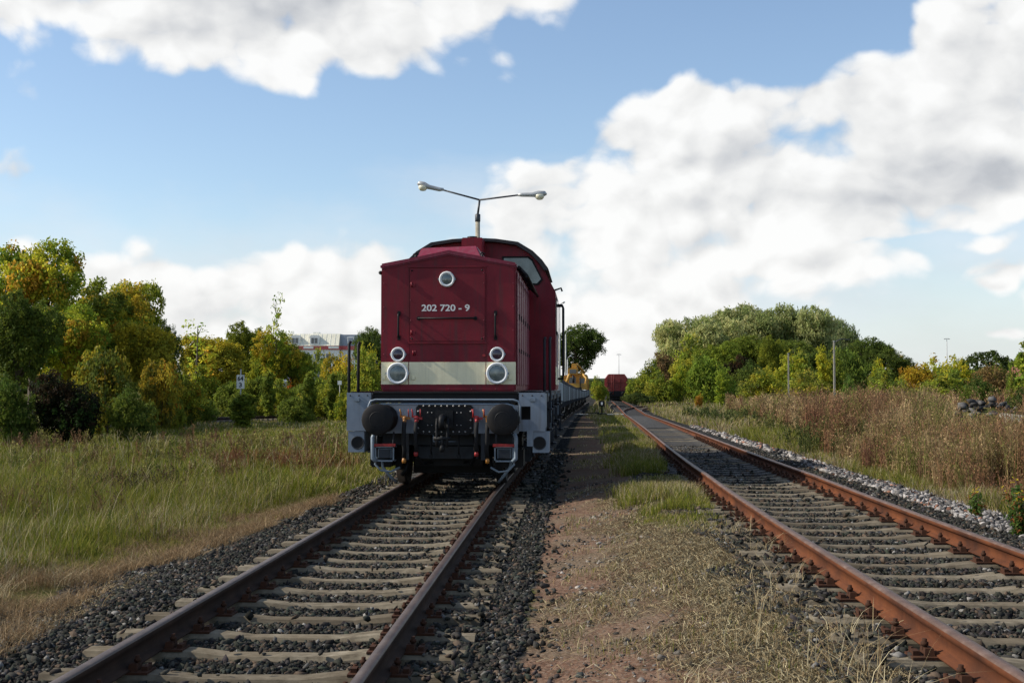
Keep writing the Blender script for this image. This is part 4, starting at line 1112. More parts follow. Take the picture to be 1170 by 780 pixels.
    # --- frame, beam, plates
    fr = MB()
    fr.span(-1.40, 1.40, .75, 13.15, 1.24, 1.37)
    fr.span(-.55, .55, .74, 13.1, .78, 1.24)
    fr.build('main_frame', 'dark_grey', L)
    MB().span(-1.06, 1.05, .66, 1.08, 1.375, 1.398).span(-1.05, 1.04, .70, .745, 1.28, 1.375).build('front_ledge', 'black_paint', L)
    beam = MB().span(-1.066, 1.066, .65, .735, .80, 1.205)
    beam.build('buffer_beam', 'beam_grey', L, bevel=.006)
    MB().span(-1.4, 1.4, 13.16, 13.25, .80, 1.38).build('rear_beam', 'beam_grey', L, bevel=.006)
    for s in (-1, 1):
        xa_, xb_ = (1.07, 1.445) if s > 0 else (-1.42, -1.07)
        p = MB()
        if s > 0:
            # a small window is cut through this plate
            p.span(1.07, 1.445, .625, .70, 1.19, 1.385); p.span(1.07, 1.445, .625, .70, .835, 1.0); p.span(1.07, 1.10, .625, .70, 1.0, 1.19); p.span(1.235, 1.445, .625, .70, 1.0, 1.19)
        else:
            p.span(xa_, xb_, .625, .70, .835, 1.385)
        pl = p.build('corner_plate', 'beam_grey', L, bevel=.0)
        for x in (xa_ + .05, (xa_ + xb_) / 2, xb_ - .05):
            MB().lathe((x, .622, 1.345), [(0, -.008), (.009, -.006), (.012, .003)], 8).build('bolt_head', 'dark_grey', pl)
        MB().span(s * 1.38, s * 1.43, .71, 1.9, .86, 1.37).build('side_plate', 'beam_grey', pl)
        # step box hanging from the plate
        x0, x1 = (1.265, 1.50) if s > 0 else (-1.40, -1.165)
        q = MB().span(x0, x1, .64, .66, .53, .83).span(x0, x1, .66, 1.12, .53, .55).span(x0, x1, .66, 1.12, .80, .82)
        q.span(x0, x0 + .012, .66, 1.12, .55, .80).span(x1 - .012, x1, .66, 1.12, .55, .80)
        bx = q.build('step_box', 'beam_grey', L)
        MB().lathe(((x0 + x1) / 2 - .02 * s, .636, .665), [(.085, -.0), (.085, .003)], 20).build('step_hole', 'black_paint', bx)
        MB().lathe(((x0 + x1) / 2 - .02 * s, .634, .665), [(.098, .004), (.095, -.004), (.084, -.004), (.082, .004)], 20).build('hole_rim', 'dark_grey', bx)
        if s > 0: MB().span(1.185, 1.275, .62, .64, .62, .85).build('hanger', 'beam_grey', bx)
        MB().box((s * 1.27, .612, 1.285), (.08, .03, .05)).build('label_holder', 'pipe_grey', pl, bevel=.005)
        # upright handrails above the steps
        if s < 0:
            for x, y in ((-1.47, 1.05), (-1.385, 1.35)):
                rod(L, 'step_handrail', [(x, y, .9), (x, y, 2.10), (x + .02, y + .02, 2.14)], .024)
        else:
            for x, y in ((1.37, 2.7), (1.455, 2.7)):
                rod(L, 'step_handrail', [(x, y, .9), (x, y, 2.22), (x + .01, y + .02, 2.26)], .022, 'dark_grey')
    # coupler plate with rows of bolts
    cp_ = MB()
    c0 = .06
    pts = [(-.41 + c0, .78), (.41 - c0, .78), (.41, .78 + c0), (.41, 1.235 - c0), (.41 - c0, 1.235), (-.41 + c0, 1.235), (-.41, 1.235 - c0), (-.41, .78 + c0)]
    cpl = cp_.prism(pts, .60, .655).build('coupler_plate', 'black_paint', L, bevel=.006)
    spots = [(-.30 + i * .0857, z, 1) for i in range(8) for z in (1.195, .825)] + [(x, z, 1) for z in (1.12, .99, .88) for x in (-.378, .378)] + [(x, z, .65) for x in (-.24, -.18, .18, .24) for z in (1.10, .92)]
    bolt = None
    for (x, z, k) in spots:
        if bolt is None: o = MB().lathe((0, 0, 0), [(0, -.014), (.009, -.010), (.014, .003)], 8).build('bolt_head', 'bolt_steel', cpl); bolt = o.data
        else: o = bpy.data.objects.new('bolt_head', bolt); COL.objects.link(o); o.parent = cpl
        o.location = (x, .598, z); o.scale = (k, k, k)
    hk = MB().span(-.13, .13, .53, .60, .88, 1.13)
    hk.tube([(0, .56, 1.03), (0, .40, 1.04), (0, .27, 1.04), (0, .20, 1.0), (0, .20, .93), (0, .27, .90), (0, .32, .93)], [.05, .048, .045, .04, .038, .034, .022], 10)
    hk.build('coupling_hook', 'black_paint', L, bevel=0)
    sh = MB()
    for s in (-1, 1): sh.tube([(s * .075, .36, 1.02), (s * .08, .33, .92), (s * .075, .30, .74), (s * .07, .30, .62)], .02, 8)
    sh.tube([(-.12, .31, .74), (.12, .31, .74)], .032, 8); sh.tube([(0, .31, .78), (0, .31, .58)], .028, 8); sh.lathe((0, .31, .60), [(.03, -.05), (.045, 0), (.03, .05)], 10, 'z')
    sh.build('screw_coupling', 'black_paint', L)
    for s in (-1, 1): buffer_parts(L, s * .875, 1.015, .222, 0.0, .65)
    # pair of brake pipes across the beam
    for (z, w, y, dz) in ((1.285, 1.09, .55, .0), (1.222, 1.02, .56, .0)):
        rod(L, 'brake_pipe', [(-w, y, .95), (-w, y, z - .09), (-w + .03, y, z - .02), (-w + .10, y, z), (w - .10, y, z), (w - .03, y, z - .02), (w, y, z - .09), (w, y, .95)], .0145, 'pipe_grey')
    for s in (-1, 1):
        rod(L, 'downpipe', [(s * 1.01, .58, .80), (s * 1.03, .56, .74), (s * 1.03, .56, .45), (s * .98, .56, .40)], .03, 'pipe_grey')
    br = MB()
    for x0, x1 in ((-.16, -.02), (.03, .19)):
        br.tube([(x0, .62, .79), (x0, .62, .685), (x1, .62, .685), (x1, .62, .79)], .010, 6)
    br.build('coupling_bracket', 'pipe_grey', L)
    # angle cocks and hanging hoses
    for (x, m_, lever) in ((-.56, 'signal_orange', False), (-.39, 'signal_red', True), (.475, 'signal_red', True), (.63, 'signal_orange', False)):
        k = MB().lathe((x, .52, 1.02), [(0, -.04), (.025, -.035), (.036, -.01), (.036, .03), (.026, .04), (.025, .13)], 14).tube([(x, .52, 1.02), (x, .48, .96)], .026, 10).box((x + .05, .52, 1.02), (.06, .03, .035)).box((x - .03, .51, 1.045), (.05, .03, .03)).tube([(x - .06, .52, 1.03), (x - .055, .51, 1.10), (x - .07, .50, 1.15)], .011, 6)
        o = k.build('air_cock', m_, L)
        MB().tube([(x + (.10 if x < 0 else -.08) * .6, .49, 1.04), (x + (.10 if x < 0 else -.08) * .6, .46, 1.15)], .009, 6).build('cock_lever', 'signal_red', o)
        sg = 1 if x < 0 else -1
        end = .45 if not lever else .55
        MB().tube([(x, .47, .96), (x, .42, .86), (x, .40, .70), (x + .01 * sg, .42, .58), (x, .46, end)], .030, 10).build('air_hose', 'black_rubber', o)
        MB().lathe((x, .45, end - .03), [(.0, -.04), (.026, -.034), (.033, 0), (.022, .04), (0, .045)], 12, 'z').build('hose_coupling', m_ if not lever else 'signal_red', o)
    # front footsteps with red top edge
    for s in (-1, 1):
        x0, x1 = s * .72, s * 1.0
        a, c = min(x0, x1), max(x0, x1)
        f = MB().span(a, c, .56, .80, .60, .615).span(a, c, .56, .80, .40, .42).span(a, a + .02, .56, .58, .40, .62).span(c - .02, c, .56, .58, .40, .62).span(a + .04, c - .04, .60, .70, .45, .585)
        fo = f.build('footstep', 'pipe_grey', L)
        MB().span(a - .02, c + .02, .545, .58, .615, .655).build('step_edge', 'signal_red', fo)
        MB().span(a + .06, c - .06, .555, .60, .455, .575).build('vent_slats', 'dark_grey', fo)
        MB().tube([(a + .02, .60, .62), (a + .02, .66, .82)], .015, 6).tube([(c - .02, .60, .62), (c - .02, .66, .82)], .015, 6).build('step_hanger', 'dark_grey', fo)
        rod(L, 'sand_pipe', [(s * .95, .9, .45), (s * .93, .85, .30), (s * .82, .88, .16), (s * .76, 1.0, .08)], .022, 'pipe_grey')
        MB().span(s * .56 - .04, s * .56 + .04, .66, .69, .42, .80).build('guard_iron', 'dark_grey', L)
    MB().span(-.95, .95, .95, 1.02, .62, .80).span(-.46, .46, .98, 1.04, .42, .60).build('bogie_head', 'dark_grey', L)
    MB().span(-.60, .60, 1.75, 1.82, .16, .62).span(-.5, .5, 1.2, 1.26, .30, .44).build('light_block_beam', 'black_paint', L)  # plate added to block light under the bonnet, with a low cross bar
    for s in (-1, 1):
        MB().tube([(s * .60, 1.22, .40), (s * .64, 1.2, .25), (s * .70, 1.2, .16)], .035, 6).tube([(s * .42, .75, .78), (s * .44, .8, .5), (s * .36, .95, .34), (s * .25, 1.1, .36)], .022, 8).build('brake_rigging', 'black_paint', L)
        MB().tube([(s * .98, .62, .46), (s * 1.0, .60, .36), (s * .92, .62, .27), (s * .78, .66, .25), (s * .66, .72, .31)], .016, 8).build('cable_loop', 'pipe_grey', L)
        MB().span(s * .80, s * 1.12, .86, 1.4, .30, .58).build('sand_box', 'black_paint', L, bevel=.02)
        MB().tube([(s * .2, .70, .78), (s * .2, .66, .60), (s * .2, .70, .50)], .012, 6).box((s * .2, .68, .47), (.05, .04, .05)).build('chain', 'black_paint', L)
    # bogies
    for yc in (3.0, 10.3):
        bg = MB()
        for s in (-1, 1):
            bg.prism([(yc - 1.9, .62), (yc - 1.9, .74), (yc - 1.35, .80), (yc - .7, .72), (yc, .62), (yc + .7, .72), (yc + 1.35, .80), (yc + 1.9, .74), (yc + 1.9, .62), (yc + .8, .50), (yc, .42), (yc - .8, .50)], s * .98, s * 1.09, axis='x')
        bg.span(-.95, .95, yc - .2, yc + .2, .5, .72)
        bo = bg.build('bogie', 'black_paint', L)
        for yy in (yc - 1.15, yc + 1.15):
            for s in (-1, 1):
                w = wheel_mb(.48).build('wheel', 'wheel_steel', bo)
                w.location = (s * .76, yy, .48); w.rotation_euler = (0, 0, math.pi if s > 0 else 0)
                MB().span(s * 1.06, s * 1.20, yy - .17, yy + .17, .34, .64).box((s * 1.22, yy, .49), (.04, .2, .2)).build('axle_box', 'dark_grey', bo, bevel=.02)
                sp = MB()
                for dy in (-.28, .28):
                    pts = [(s * 1.10 + .05 * math.cos(t * 1.3), yy + dy + .05 * math.sin(t * 1.3), .52 + .022 * t) for t in range(14)]
                    sp.tube(pts, .014, 5)
                sp.build('coil_spring', 'dark_grey', bo)
            MB().tube([(-.76, yy, .48), (.76, yy, .48)], .085, 12).build('axle', 'wheel_steel', bo)
        for yy in (yc - 1.75, yc, yc + 1.75):
            for s in (-1, 1): MB().span(s * .80, s * .70, yy - .05, yy + .05, .25, .60).build('brake_shoe', 'black_paint', bo)
    # tanks, battery boxes and steps along the side
    for s in (-1, 1):
        MB().span(s * .75, s * 1.38, 5.35, 7.9, .42, 1.22).build('fuel_tank', 'dark_grey', L, bevel=.05)
        t = MB().lathe((s * 1.15, 7.95, .95), [(0, 0), (.18, .03), (.2, .1), (.2, .7), (.18, .77), (0, .8)], 16); t.build('air_tank', 'black_paint', L)
        for y0 in (2.55, 5.0, 8.0, 12.2):
            b = MB()
            for yy in (y0, y0 + .42): b.span(s * 1.40, s * 1.45, yy, yy + .04, .42, 1.32)
            for z in (.45, .78, 1.10): b.span(s * 1.28, s * 1.50, y0, y0 + .46, z, z + .03)
            b.build('side_steps', 'dark_grey', L)
            rod(L, 'step_post', [(s * 1.43, y0 + .02, 1.3), (s * 1.43, y0 + .02, 1.37)], .02, 'pipe_grey')
        MB().span(s * 1.40, s * 1.44, 1.95, 13.1, 1.24, 1.385).build('side_sill', 'dark_grey', L)
        mk = MB()
        for y in (3.3, 4.2, 6.4, 8.9, 9.7, 11.3): mk.box((s * 1.445, y, 1.30), (.02, .10, .07))
        for y in (1.3, 1.6, 4.5): mk.tube([(s * 1.42, y, .70), (s * 1.42, y, 1.22)], .016, 6)
        mk.build('side_fittings', 'pipe_grey', L)
        MB().tube([(s * 1.40, .9, 1.39), (s * 1.40, 5.5, 1.39)], .012, 6).build('walkway_edge', 'dark_grey', L)
    return L
locomotive()

# ------------------------------------------------------------------ low-sided wagons behind it
def wagon():
    W_ = empty('flat_wagon')
    Lw = 12.4
    MB().span(-1.3, 1.3, .35, Lw - .35, 1.02, 1.18).span(-.4, .4, .4, Lw - .4, .72, 1.02).build('underframe', 'black_paint', W_)
    for s in (-1, 1):
        for k in range(6):
            y0 = .42 + k * 1.93
            p = MB().span(s * 1.38, s * 1.42, y0, y0 + 1.88, 1.10, 1.62)
            for j in range(4): p.span(s * 1.42, s * 1.445, y0 + .15 + j * .5, y0 + .21 + j * .5, 1.12, 1.60)
            p.build('side_board', 'wagon_grey', W_)
            MB().span(s * 1.40, s * 1.46, y0 + 1.885, y0 + 1.925, .98, 1.70).build('side_post', 'dark_grey', W_)
        tr = MB().tube([(s * 1.1, 2.0, .98), (s * 1.1, 4.2, .62), (s * 1.1, 8.2, .62), (s * 1.1, 10.4, .98)], .035, 6)
        tr.build('truss_rod', 'black_paint', W_)
    MB().prism([(-1.37, 1.58), (-1.1, 1.66), (0, 1.72), (1.1, 1.66), (1.37, 1.58)], .42, Lw - .45).build('load_cover', 'wagon_grey', W_)
    for y in (.38, Lw - .42): MB().span(-1.38, 1.38, y, y + .05, 1.10, 1.62).build('end_board', 'wagon_grey', W_)
    for y in (2.0, Lw - 2.0):
        for s in (-1, 1):
            w = wheel_mb(.46).build('wheel', 'wheel_steel', W_); w.location = (s * .76, y, .46); w.rotation_euler = (0, 0, math.pi if s > 0 else 0)
            MB().span(s * 1.0, s * 1.12, y - .5, y + .5, .42, .52).span(s * 1.0, s * 1.15, y - .14, y + .14, .34, .66).span(s * 1.02, s * 1.08, y - .03, y + .03, .5, 1.02).build('axle_guard', 'black_paint', W_)
    for (y, sg) in ((.0, 1),):
        for s in (-1, 1): MB().lathe((s * .875, y, 1.03), [(0, 0), (.2, .02), (.22, .04), (.09, .06), (.09, .4)], 16).build('buffer', 'black_paint', W_)
    for s in (-1, 1): MB().lathe((s * .875, Lw, 1.03), [(0, 0), (.2, -.02), (.22, -.04), (.09, -.06), (.09, -.4)], 16).build('buffer', 'black_paint', W_)
    return W_
w0 = wagon()
ord_ = ['first', 'second', 'third', 'fourth', 'fifth', 'sixth', 'seventh', 'eighth']
y = 30.75
for i in range(8):
    o = w0 if i == 0 else copy_tree(w0)
    a = math.atan2(float(xa(y + 12.4) - xa(y)), 12.4)
    o.location = (float(xa(y)), y, float(za(y + 6)) - .0); o.rotation_euler = (math.atan2(float(za(y + 12) - za(y)), 12), 0, -a)
    tag(o, ('low sided grey wagon coupled directly behind the red locomotive' if i == 0 else 'low sided grey wagon, last one before the yellow machine' if i == 7 else '%s low sided grey wagon counted back from the locomotive' % ord_[i]), 'wagon', 'grey wagons in the train')
    y += 12.85
def machine():
    y0 = 134.5
    M_ = empty('track_machine', (float(xa(y0)), y0, float(za(y0))))
    tag(M_, 'yellow railway crane machine at the far end of the grey wagons', 'rail machine')
    MB().span(-1.35, 1.35, .4, 9.5, .85, 1.25).build('chassis', 'black_paint', M_)
    b = MB().prism([(-1.35, 1.25), (1.4, 1.25), (1.4, 2.7), (1.2, 3.3), (.3, 3.5), (-1.35, 3.2)], 2.2, 5.2)
    b.span(-1.2, 1.25, .5, 2.1, 1.25, 2.35); b.span(-1.3, 1.3, 5.4, 9.3, 1.25, 2.9)
    b.build('body', 'machine_yellow', M_, bevel=.06)
    c = MB().span(-.9, .2, 1.2, 3.4, 3.3, 4.0).span(-.5, .1, 1.6, 3, 4.0, 4.5).build('winch', 'machine_yellow', M_, bevel=.05)
    MB().tube([(-1.1, .6, 2.3), (-.6, 1.6, 3.7), (.1, 2.6, 4.4), (.9, 3.4, 3.5)], .16, 8).tube([(.9, .7, 1.4), (1.1, .9, 2.9), (.5, 1.6, 3.6)], .13, 8).build('boom', 'machine_yellow', M_)
    MB().span(-.8, -.05, 2.12, 2.2, 2.2, 3.0).span(.35, 1.2, 2.12, 2.2, 1.9, 2.9).span(-.7, 0, 1.15, 1.2, 3.45, 3.85).build('window', 'window_glass', M_)
    MB().tube([(-.3, .5, 2.4), (-.3, .5, 3.2)], .12, 8).tube([(.45, .5, 1.3), (.45, .45, 3.1)], .05, 6).span(-.5, .6, .45, .55, 1.6, 1.9).build('hydraulics', 'black_paint', M_)
    for y in (1.5, 8.3):
        for s in (-1, 1):
            w = wheel_mb(.45).build('wheel', 'wheel_steel', M_); w.location = (s * .76, y, .45)
machine()
def hopper():
    y0 = 176
    H = empty('hopper_wagon', (float(xb(y0)), y0, float(zb(y0))))
    tag(H, 'dark red hopper wagon standing far off where the open track ends', 'wagon')
    prof = [(-.95, 1.15), (.95, 1.15), (1.52, 2.05), (1.52, 3.15), (1.12, 3.72), (-1.12, 3.72), (-1.52, 3.15), (-1.52, 2.05)]
    MB().prism(prof, .7, 8.8).build('hopper_body', 'wagon_red', H, bevel=.03)
    b = MB()
    for x in (-1.3, -.45, .45, 1.3): b.span(x - .05, x + .05, .60, .70, 1.2 if abs(x) < 1 else 1.9, 3.1)
    b.span(-1.45, 1.45, .60, .69, 2.5, 2.6)
    b.build('end_rib', 'wagon_red', H)
    for s in (-1, 1):
        r_ = MB()
        for k in range(9): r_.span(s * 1.52, s * 1.58, .75 + k, .85 + k, 2.0, 3.15)
        r_.build('side_rib', 'wagon_red', H)
    MB().span(-1.35, 1.35, .62, 8.9, .80, 1.12).span(-1.35, 1.35, .55, .65, .60, 1.35).span(-1.0, 1.0, 1.0, 8.0, .12, .80).build('underframe', 'black_paint', H)
    l_ = MB()
    for x in (-.75, -.45): l_.tube([(x, .5, .8), (x, .5, 3.6)], .025, 6)
    for k in range(8): l_.tube([(-.75, .5, 1.0 + k * .33), (-.45, .5, 1.0 + k * .33)], .018, 6)
    l_.build('ladder', 'wagon_red', H)
    for s in (-1, 1):
        MB().lathe((s * .875, 0, 1.03), [(0, 0), (.2, .02), (.23, .04), (.1, .06), (.1, .6)], 16).build('buffer', 'buffer_steel', H)
        for y in (2.0, 7.4):
            w = wheel_mb(.46).build('wheel', 'wheel_steel', H); w.location = (s * .76, y, .46)
hopper()

# ------------------------------------------------------------------ lamps, posts, signs
def double_lamp():
    Yl = 46.0; sc = Yl / FPX
    x0 = (545.5 - 668) * sc; zg = float(gz(x0, Yl))
    P = lambda px, py: ((px - 545.5) * sc, CAMZ + (441 - py) * sc - zg)
    D_ = empty('street_lamp', (x0, Yl, zg))
    tag(D_, 'tall yard lamp with two arms spread above the locomotive roof', 'lamp post')
    zt = P(0, 251)[1]
    MB().tube([(0, 0, -.3), (0, 0, 2), (0, 0, zt)], [.12, .105, .085], 14).build('mast', 'post_concrete', D_)
    MB().lathe((0, 0, zt - .05), [(.085, 0), (.10, .02), (.10, .28), (.07, .30)], 14, 'z').build('sleeve', 'mast_dark', D_)
    j = P(547.7, 227); 
    MB().tube([(0, 0, zt + .2), (j[0], 0, j[1])], .04, 8).build('upright', 'mast_dark', D_)
    for (a, c_, tip) in (((503, 214.5), (489, 211.5), (475.5, 208)), ((595, 221.5), (608, 221.5), (625, 221))):
        A_ = P(*a); C_ = P(*c_); T_ = P(*tip); s = 1 if tip[0] > 545 else -1
        arm = MB().tube([(j[0], 0, j[1]), (A_[0], 0, A_[1])], [.035, .03], 8).build('arm', 'mast_dark', D_)
        h = MB().tube([(A_[0] - s * .1, 0, A_[1]), (A_[0] + s * .05, 0, A_[1]), (C_[0], 0, C_[1]), (C_[0] + (T_[0] - C_[0]) * .45, 0, C_[1] + (T_[1] - C_[1]) * .5 + .01), (T_[0] - s * .08, 0, T_[1] + .02), (T_[0], 0, T_[1] - .01)], [.05, .075, .085, .13, .10, .03], 12)
        lh = h.build('lamp_head', 'lamp_housing', D_)
        cx = C_[0] + (T_[0] - C_[0]) * .52; cz = C_[1] + (T_[1] - C_[1]) * .5 - .05
        MB().lathe((cx, 0, cz), [(0, -.16), (.10, -.14), (.16, -.07), (.17, .02), (.15, .04)], 16, 'z').build('glass_bowl', 'lamp_bowl', lh)
double_lamp()
def yard_lamp(px_pole, py_head, px_head, Yl, label):
    sc = Yl / FPX; x0 = (px_pole - 668) * sc; zg = -.7
    zt = CAMZ + (441 - py_head) * sc - zg; dx = (px_head - px_pole) * sc
    D_ = empty('street_lamp', (x0, Yl, zg)); tag(D_, label, 'lamp post', 'single armed lamps in the far yard')
    MB().tube([(0, 0, 0), (0, 0, zt - .5)], [.13, .08], 8).build('mast', 'mast_grey', D_)
    MB().tube([(0, 0, zt - .5), (dx * .2, 0, zt - .15), (dx * .6, 0, zt)], .045, 6).build('arm', 'mast_grey', D_)
    MB().tube([(dx * .55, 0, zt), (dx * .75, 0, zt + .03), (dx * 1.15, 0, zt + .10)], [.06, .13, .06], 8).build('lamp_head', 'lamp_housing', D_)
yard_lamp(639.5, 346, 645, 150, 'single lamp peeping out right beside the locomotive cab handrail')
yard_lamp(646.5, 378, 653, 172, 'lamp head in front of the upper crown of the oak')
yard_lamp(655, 397, 664, 214, 'lamp at middle height of the oak, farthest right of its row')
yard_lamp(648.5, 407, 653, 190, 'lowest lamp in front of the oak above the grey wagons')
def thin_mast(px, top, Yl, label):
    sc = Yl / FPX
    D_ = empty('lamp_mast', ((px - 668) * sc, Yl, -.8)); tag(D_, label, 'mast', 'thin far masts')
    zt = CAMZ + (441 - top) * sc + .8
    MB().tube([(0, 0, 0), (0, 0, zt)], [.14, .06], 6).build('pole', 'mast_grey', D_)
    MB().span(-.45, .45, -.05, .05, zt - .05, zt + .07).span(-.6, -.35, -.1, .1, zt - .12, zt + .0).span(.35, .6, -.1, .1, zt - .12, zt).build('lamp_bar', 'mast_grey', D_)
thin_mast(707, 405, 330, 'thin mast rising directly above the red hopper wagon')
thin_mast(1074, 388, 260, 'thin mast above the yellow-orange bushes on the right')
thin_mast(1161, 387, 330, 'thin mast above the light green young tree at the right edge')
def post(px, top, Yl, r, label, cross=False):
    sc = Yl / FPX; x0 = (px - 668) * sc; zg = float(gz(x0, Yl))
    D_ = empty('concrete_post', (x0, Yl, zg)); tag(D_, label, 'post', 'old concrete posts')
    zt = CAMZ + (441 - top) * sc - zg
    MB().box((0, 0, zt / 2 - .1), (r * 2, r * 2, zt + .2), taper=.8).build('shaft', 'post_concrete', D_)
    if cross: MB().tube([(0, -.02, zt - .1), (.45, -.02, zt + .12), (.75, -.02, zt + .08)], .035, 6).box((.85, 0, zt + .08), (.25, .1, .06)).build('lamp_arm', 'mast_dark', D_)
    MB().box((0, 0, zt - .02), (r * 1.9, r * 1.9, .06)).build('post_cap', 'mast_grey', D_)
post(949, 390, 78, .06, 'taller pale concrete post in front of the yellow bushes', True)
post(898, 404, 95, .055, 'shorter pale concrete post left of the taller one')
def km_sign():
    Yl = 68.0; sc = Yl / FPX; x0 = (270 - 668) * sc; zg = float(gz(x0, Yl))
    S_ = empty('kilometre_sign', (x0, Yl, zg)); tag(S_, 'white kilometre board with black figures 64 and 3 among the left bushes', 'sign')
    z = lambda py: CAMZ + (441 - py) * sc - zg
    MB().tube([(.0, .04, 0), (.0, .04, z(421.5))], .035, 8).build('post', 'mast_grey', S_)
    bd = MB().box((0, 0, (z(428) + z(444)) / 2), (.44, .02, z(428) - z(444))).build('board', 'sign_white', S_, bevel=.008)
    zc_ = (z(428) + z(444)) / 2
    add_text('64', .26, .33, (0, -.0125, zc_ + .05), bd, 'sign_black', 'figures', bold=.03)
    add_text('3', .26, .16, (0, -.0125, zc_ - .30), bd, 'sign_black', 'figures', bold=.03)
    MB().box((.28, .12, zc_ + .1), (.02, .02, .3)).build('bracket', 'mast_grey', S_)
km_sign()
def small_signal():
    Yl = 80.0; sc = Yl / FPX; x0 = (386 - 668) * sc; zg = float(gz(x0, Yl))
    S_ = empty('marker_board', (x0, Yl, zg)); tag(S_, 'small white marker board on thin pole left of the locomotive', 'sign')
    zt = CAMZ + (441 - 435) * sc - zg
    MB().tube([(0, .03, 0), (0, .03, zt)], .025, 8).build('pole', 'mast_grey', S_)
    MB().box((0, 0, zt - .12), (.26, .02, .26)).box((0, -.002, zt - .12), (.22, .02, .22)).build('board', 'sign_white', S_, bevel=.004)
small_signal()
def lever():
    Yl = 93.0; sc = Yl / FPX; x0 = (687.5 - 668) * sc; zg = float(gz(x0, Yl)) + .04
    S_ = empty('point_lever', (x0, Yl, zg)); tag(S_, 'black hand lever with lantern box for the points on the path', 'point lever')
    MB().box((0, 0, .08), (.7, .5, .16)).build('base', 'black_paint', S_, bevel=.02)
    MB().tube([(0, 0, .1), (0, 0, .75)], .05, 8).build('stand', 'black_paint', S_)
    MB().prism([(-.20, .66), (.20, .66), (.23, .9), (.17, 1.08), (-.17, 1.08), (-.23, .9)], -.12, .12).build('lantern', 'black_paint', S_)
    MB().box((0, -.125, .87), (.13, .01, .20)).build('lantern_glass', 'sign_white', S_)
    MB().tube([(-.2, 0, .2), (-.9, .0, .16), (-1.35, 0, .22)], .04, 6).lathe((-1.35, 0, .2), [(0, -.1), (.13, -.05), (.13, .05), (0, .1)], 10, 'z').build('lever_arm', 'black_paint', S_)
lever()
def trough():
    Yl = 94.5
    T_ = empty('cable_trough', (.55, Yl, float(gz(.55, Yl)))); tag(T_, 'pale concrete cable trough crossing the ground by the point lever', 'cable trough')
    l_ = MB(); s_ = MB()
    for k in range(9):
        l_.box((-1.2 + k * .42, .0, .06 + .01 * (k % 2)), (.40, .42, .06)); s_.box((-1.2 + k * .42, -.2, .0), (.38, .05, .1))
    l_.build('lid', 'sign_white', T_); s_.build('side_wall', 'post_concrete', T_)
trough()
def rubble():
    Yl = 41.0; x0 = (1118 - 668) / FPX * Yl
    n = 340
    x = x0 + rng.normal(0, .95, n); y = Yl + rng.normal(0, .8, n)
    r2 = ((x - x0) / 1.9) ** 2 + ((y - Yl) / 1.6) ** 2
    z = gz(x, y) + 1.35 * np.clip(1 - r2, 0, 1) * rng.uniform(.35, 1, n) + .02
    c = rng.choice([.03, .07, .13, .34], n, p=[.35, .38, .22, .05])[:, None] * np.array([[1.0, .95, .9]])
    o = stones('rubble_heap', np.stack([x, y, z], 1), rng.uniform(.05, .18, n), c)
    del o['kind']; tag(o, 'heap of grey rubble and broken concrete in the right hand weeds', 'rubble heap')
    # earth body under it
    b = MB(); b.lathe((x0, Yl, float(gz(x0, Yl)) - .1), [(1.9, 0), (1.5, .5), (.9, 1.0), (.001, 1.25)], 18, 'z')
    e = b.build('earth_core', 'ground', None); e.parent = o
rubble()
def slab():
    Yl = 33.0; x0 = (1158 - 668) / FPX * Yl
    o = empty('broken_slab', (x0, Yl, float(gz(x0, Yl)))); tag(o, 'pale broken concrete slab lying at the right edge below the rubble', 'slab')
    MB().box((0, 0, .75), (1.1, .7, .12), Matrix.Rotation(.12, 3, 'Y') @ Matrix.Rotation(.3, 3, 'X')).build('slab_face', 'post_concrete', o, bevel=.03)
    MB().box((.2, .3, .4), (.7, .6, .75), Matrix.Rotation(.5, 3, 'Z')).build('slab_piece', 'post_concrete', o, bevel=.04)
slab()
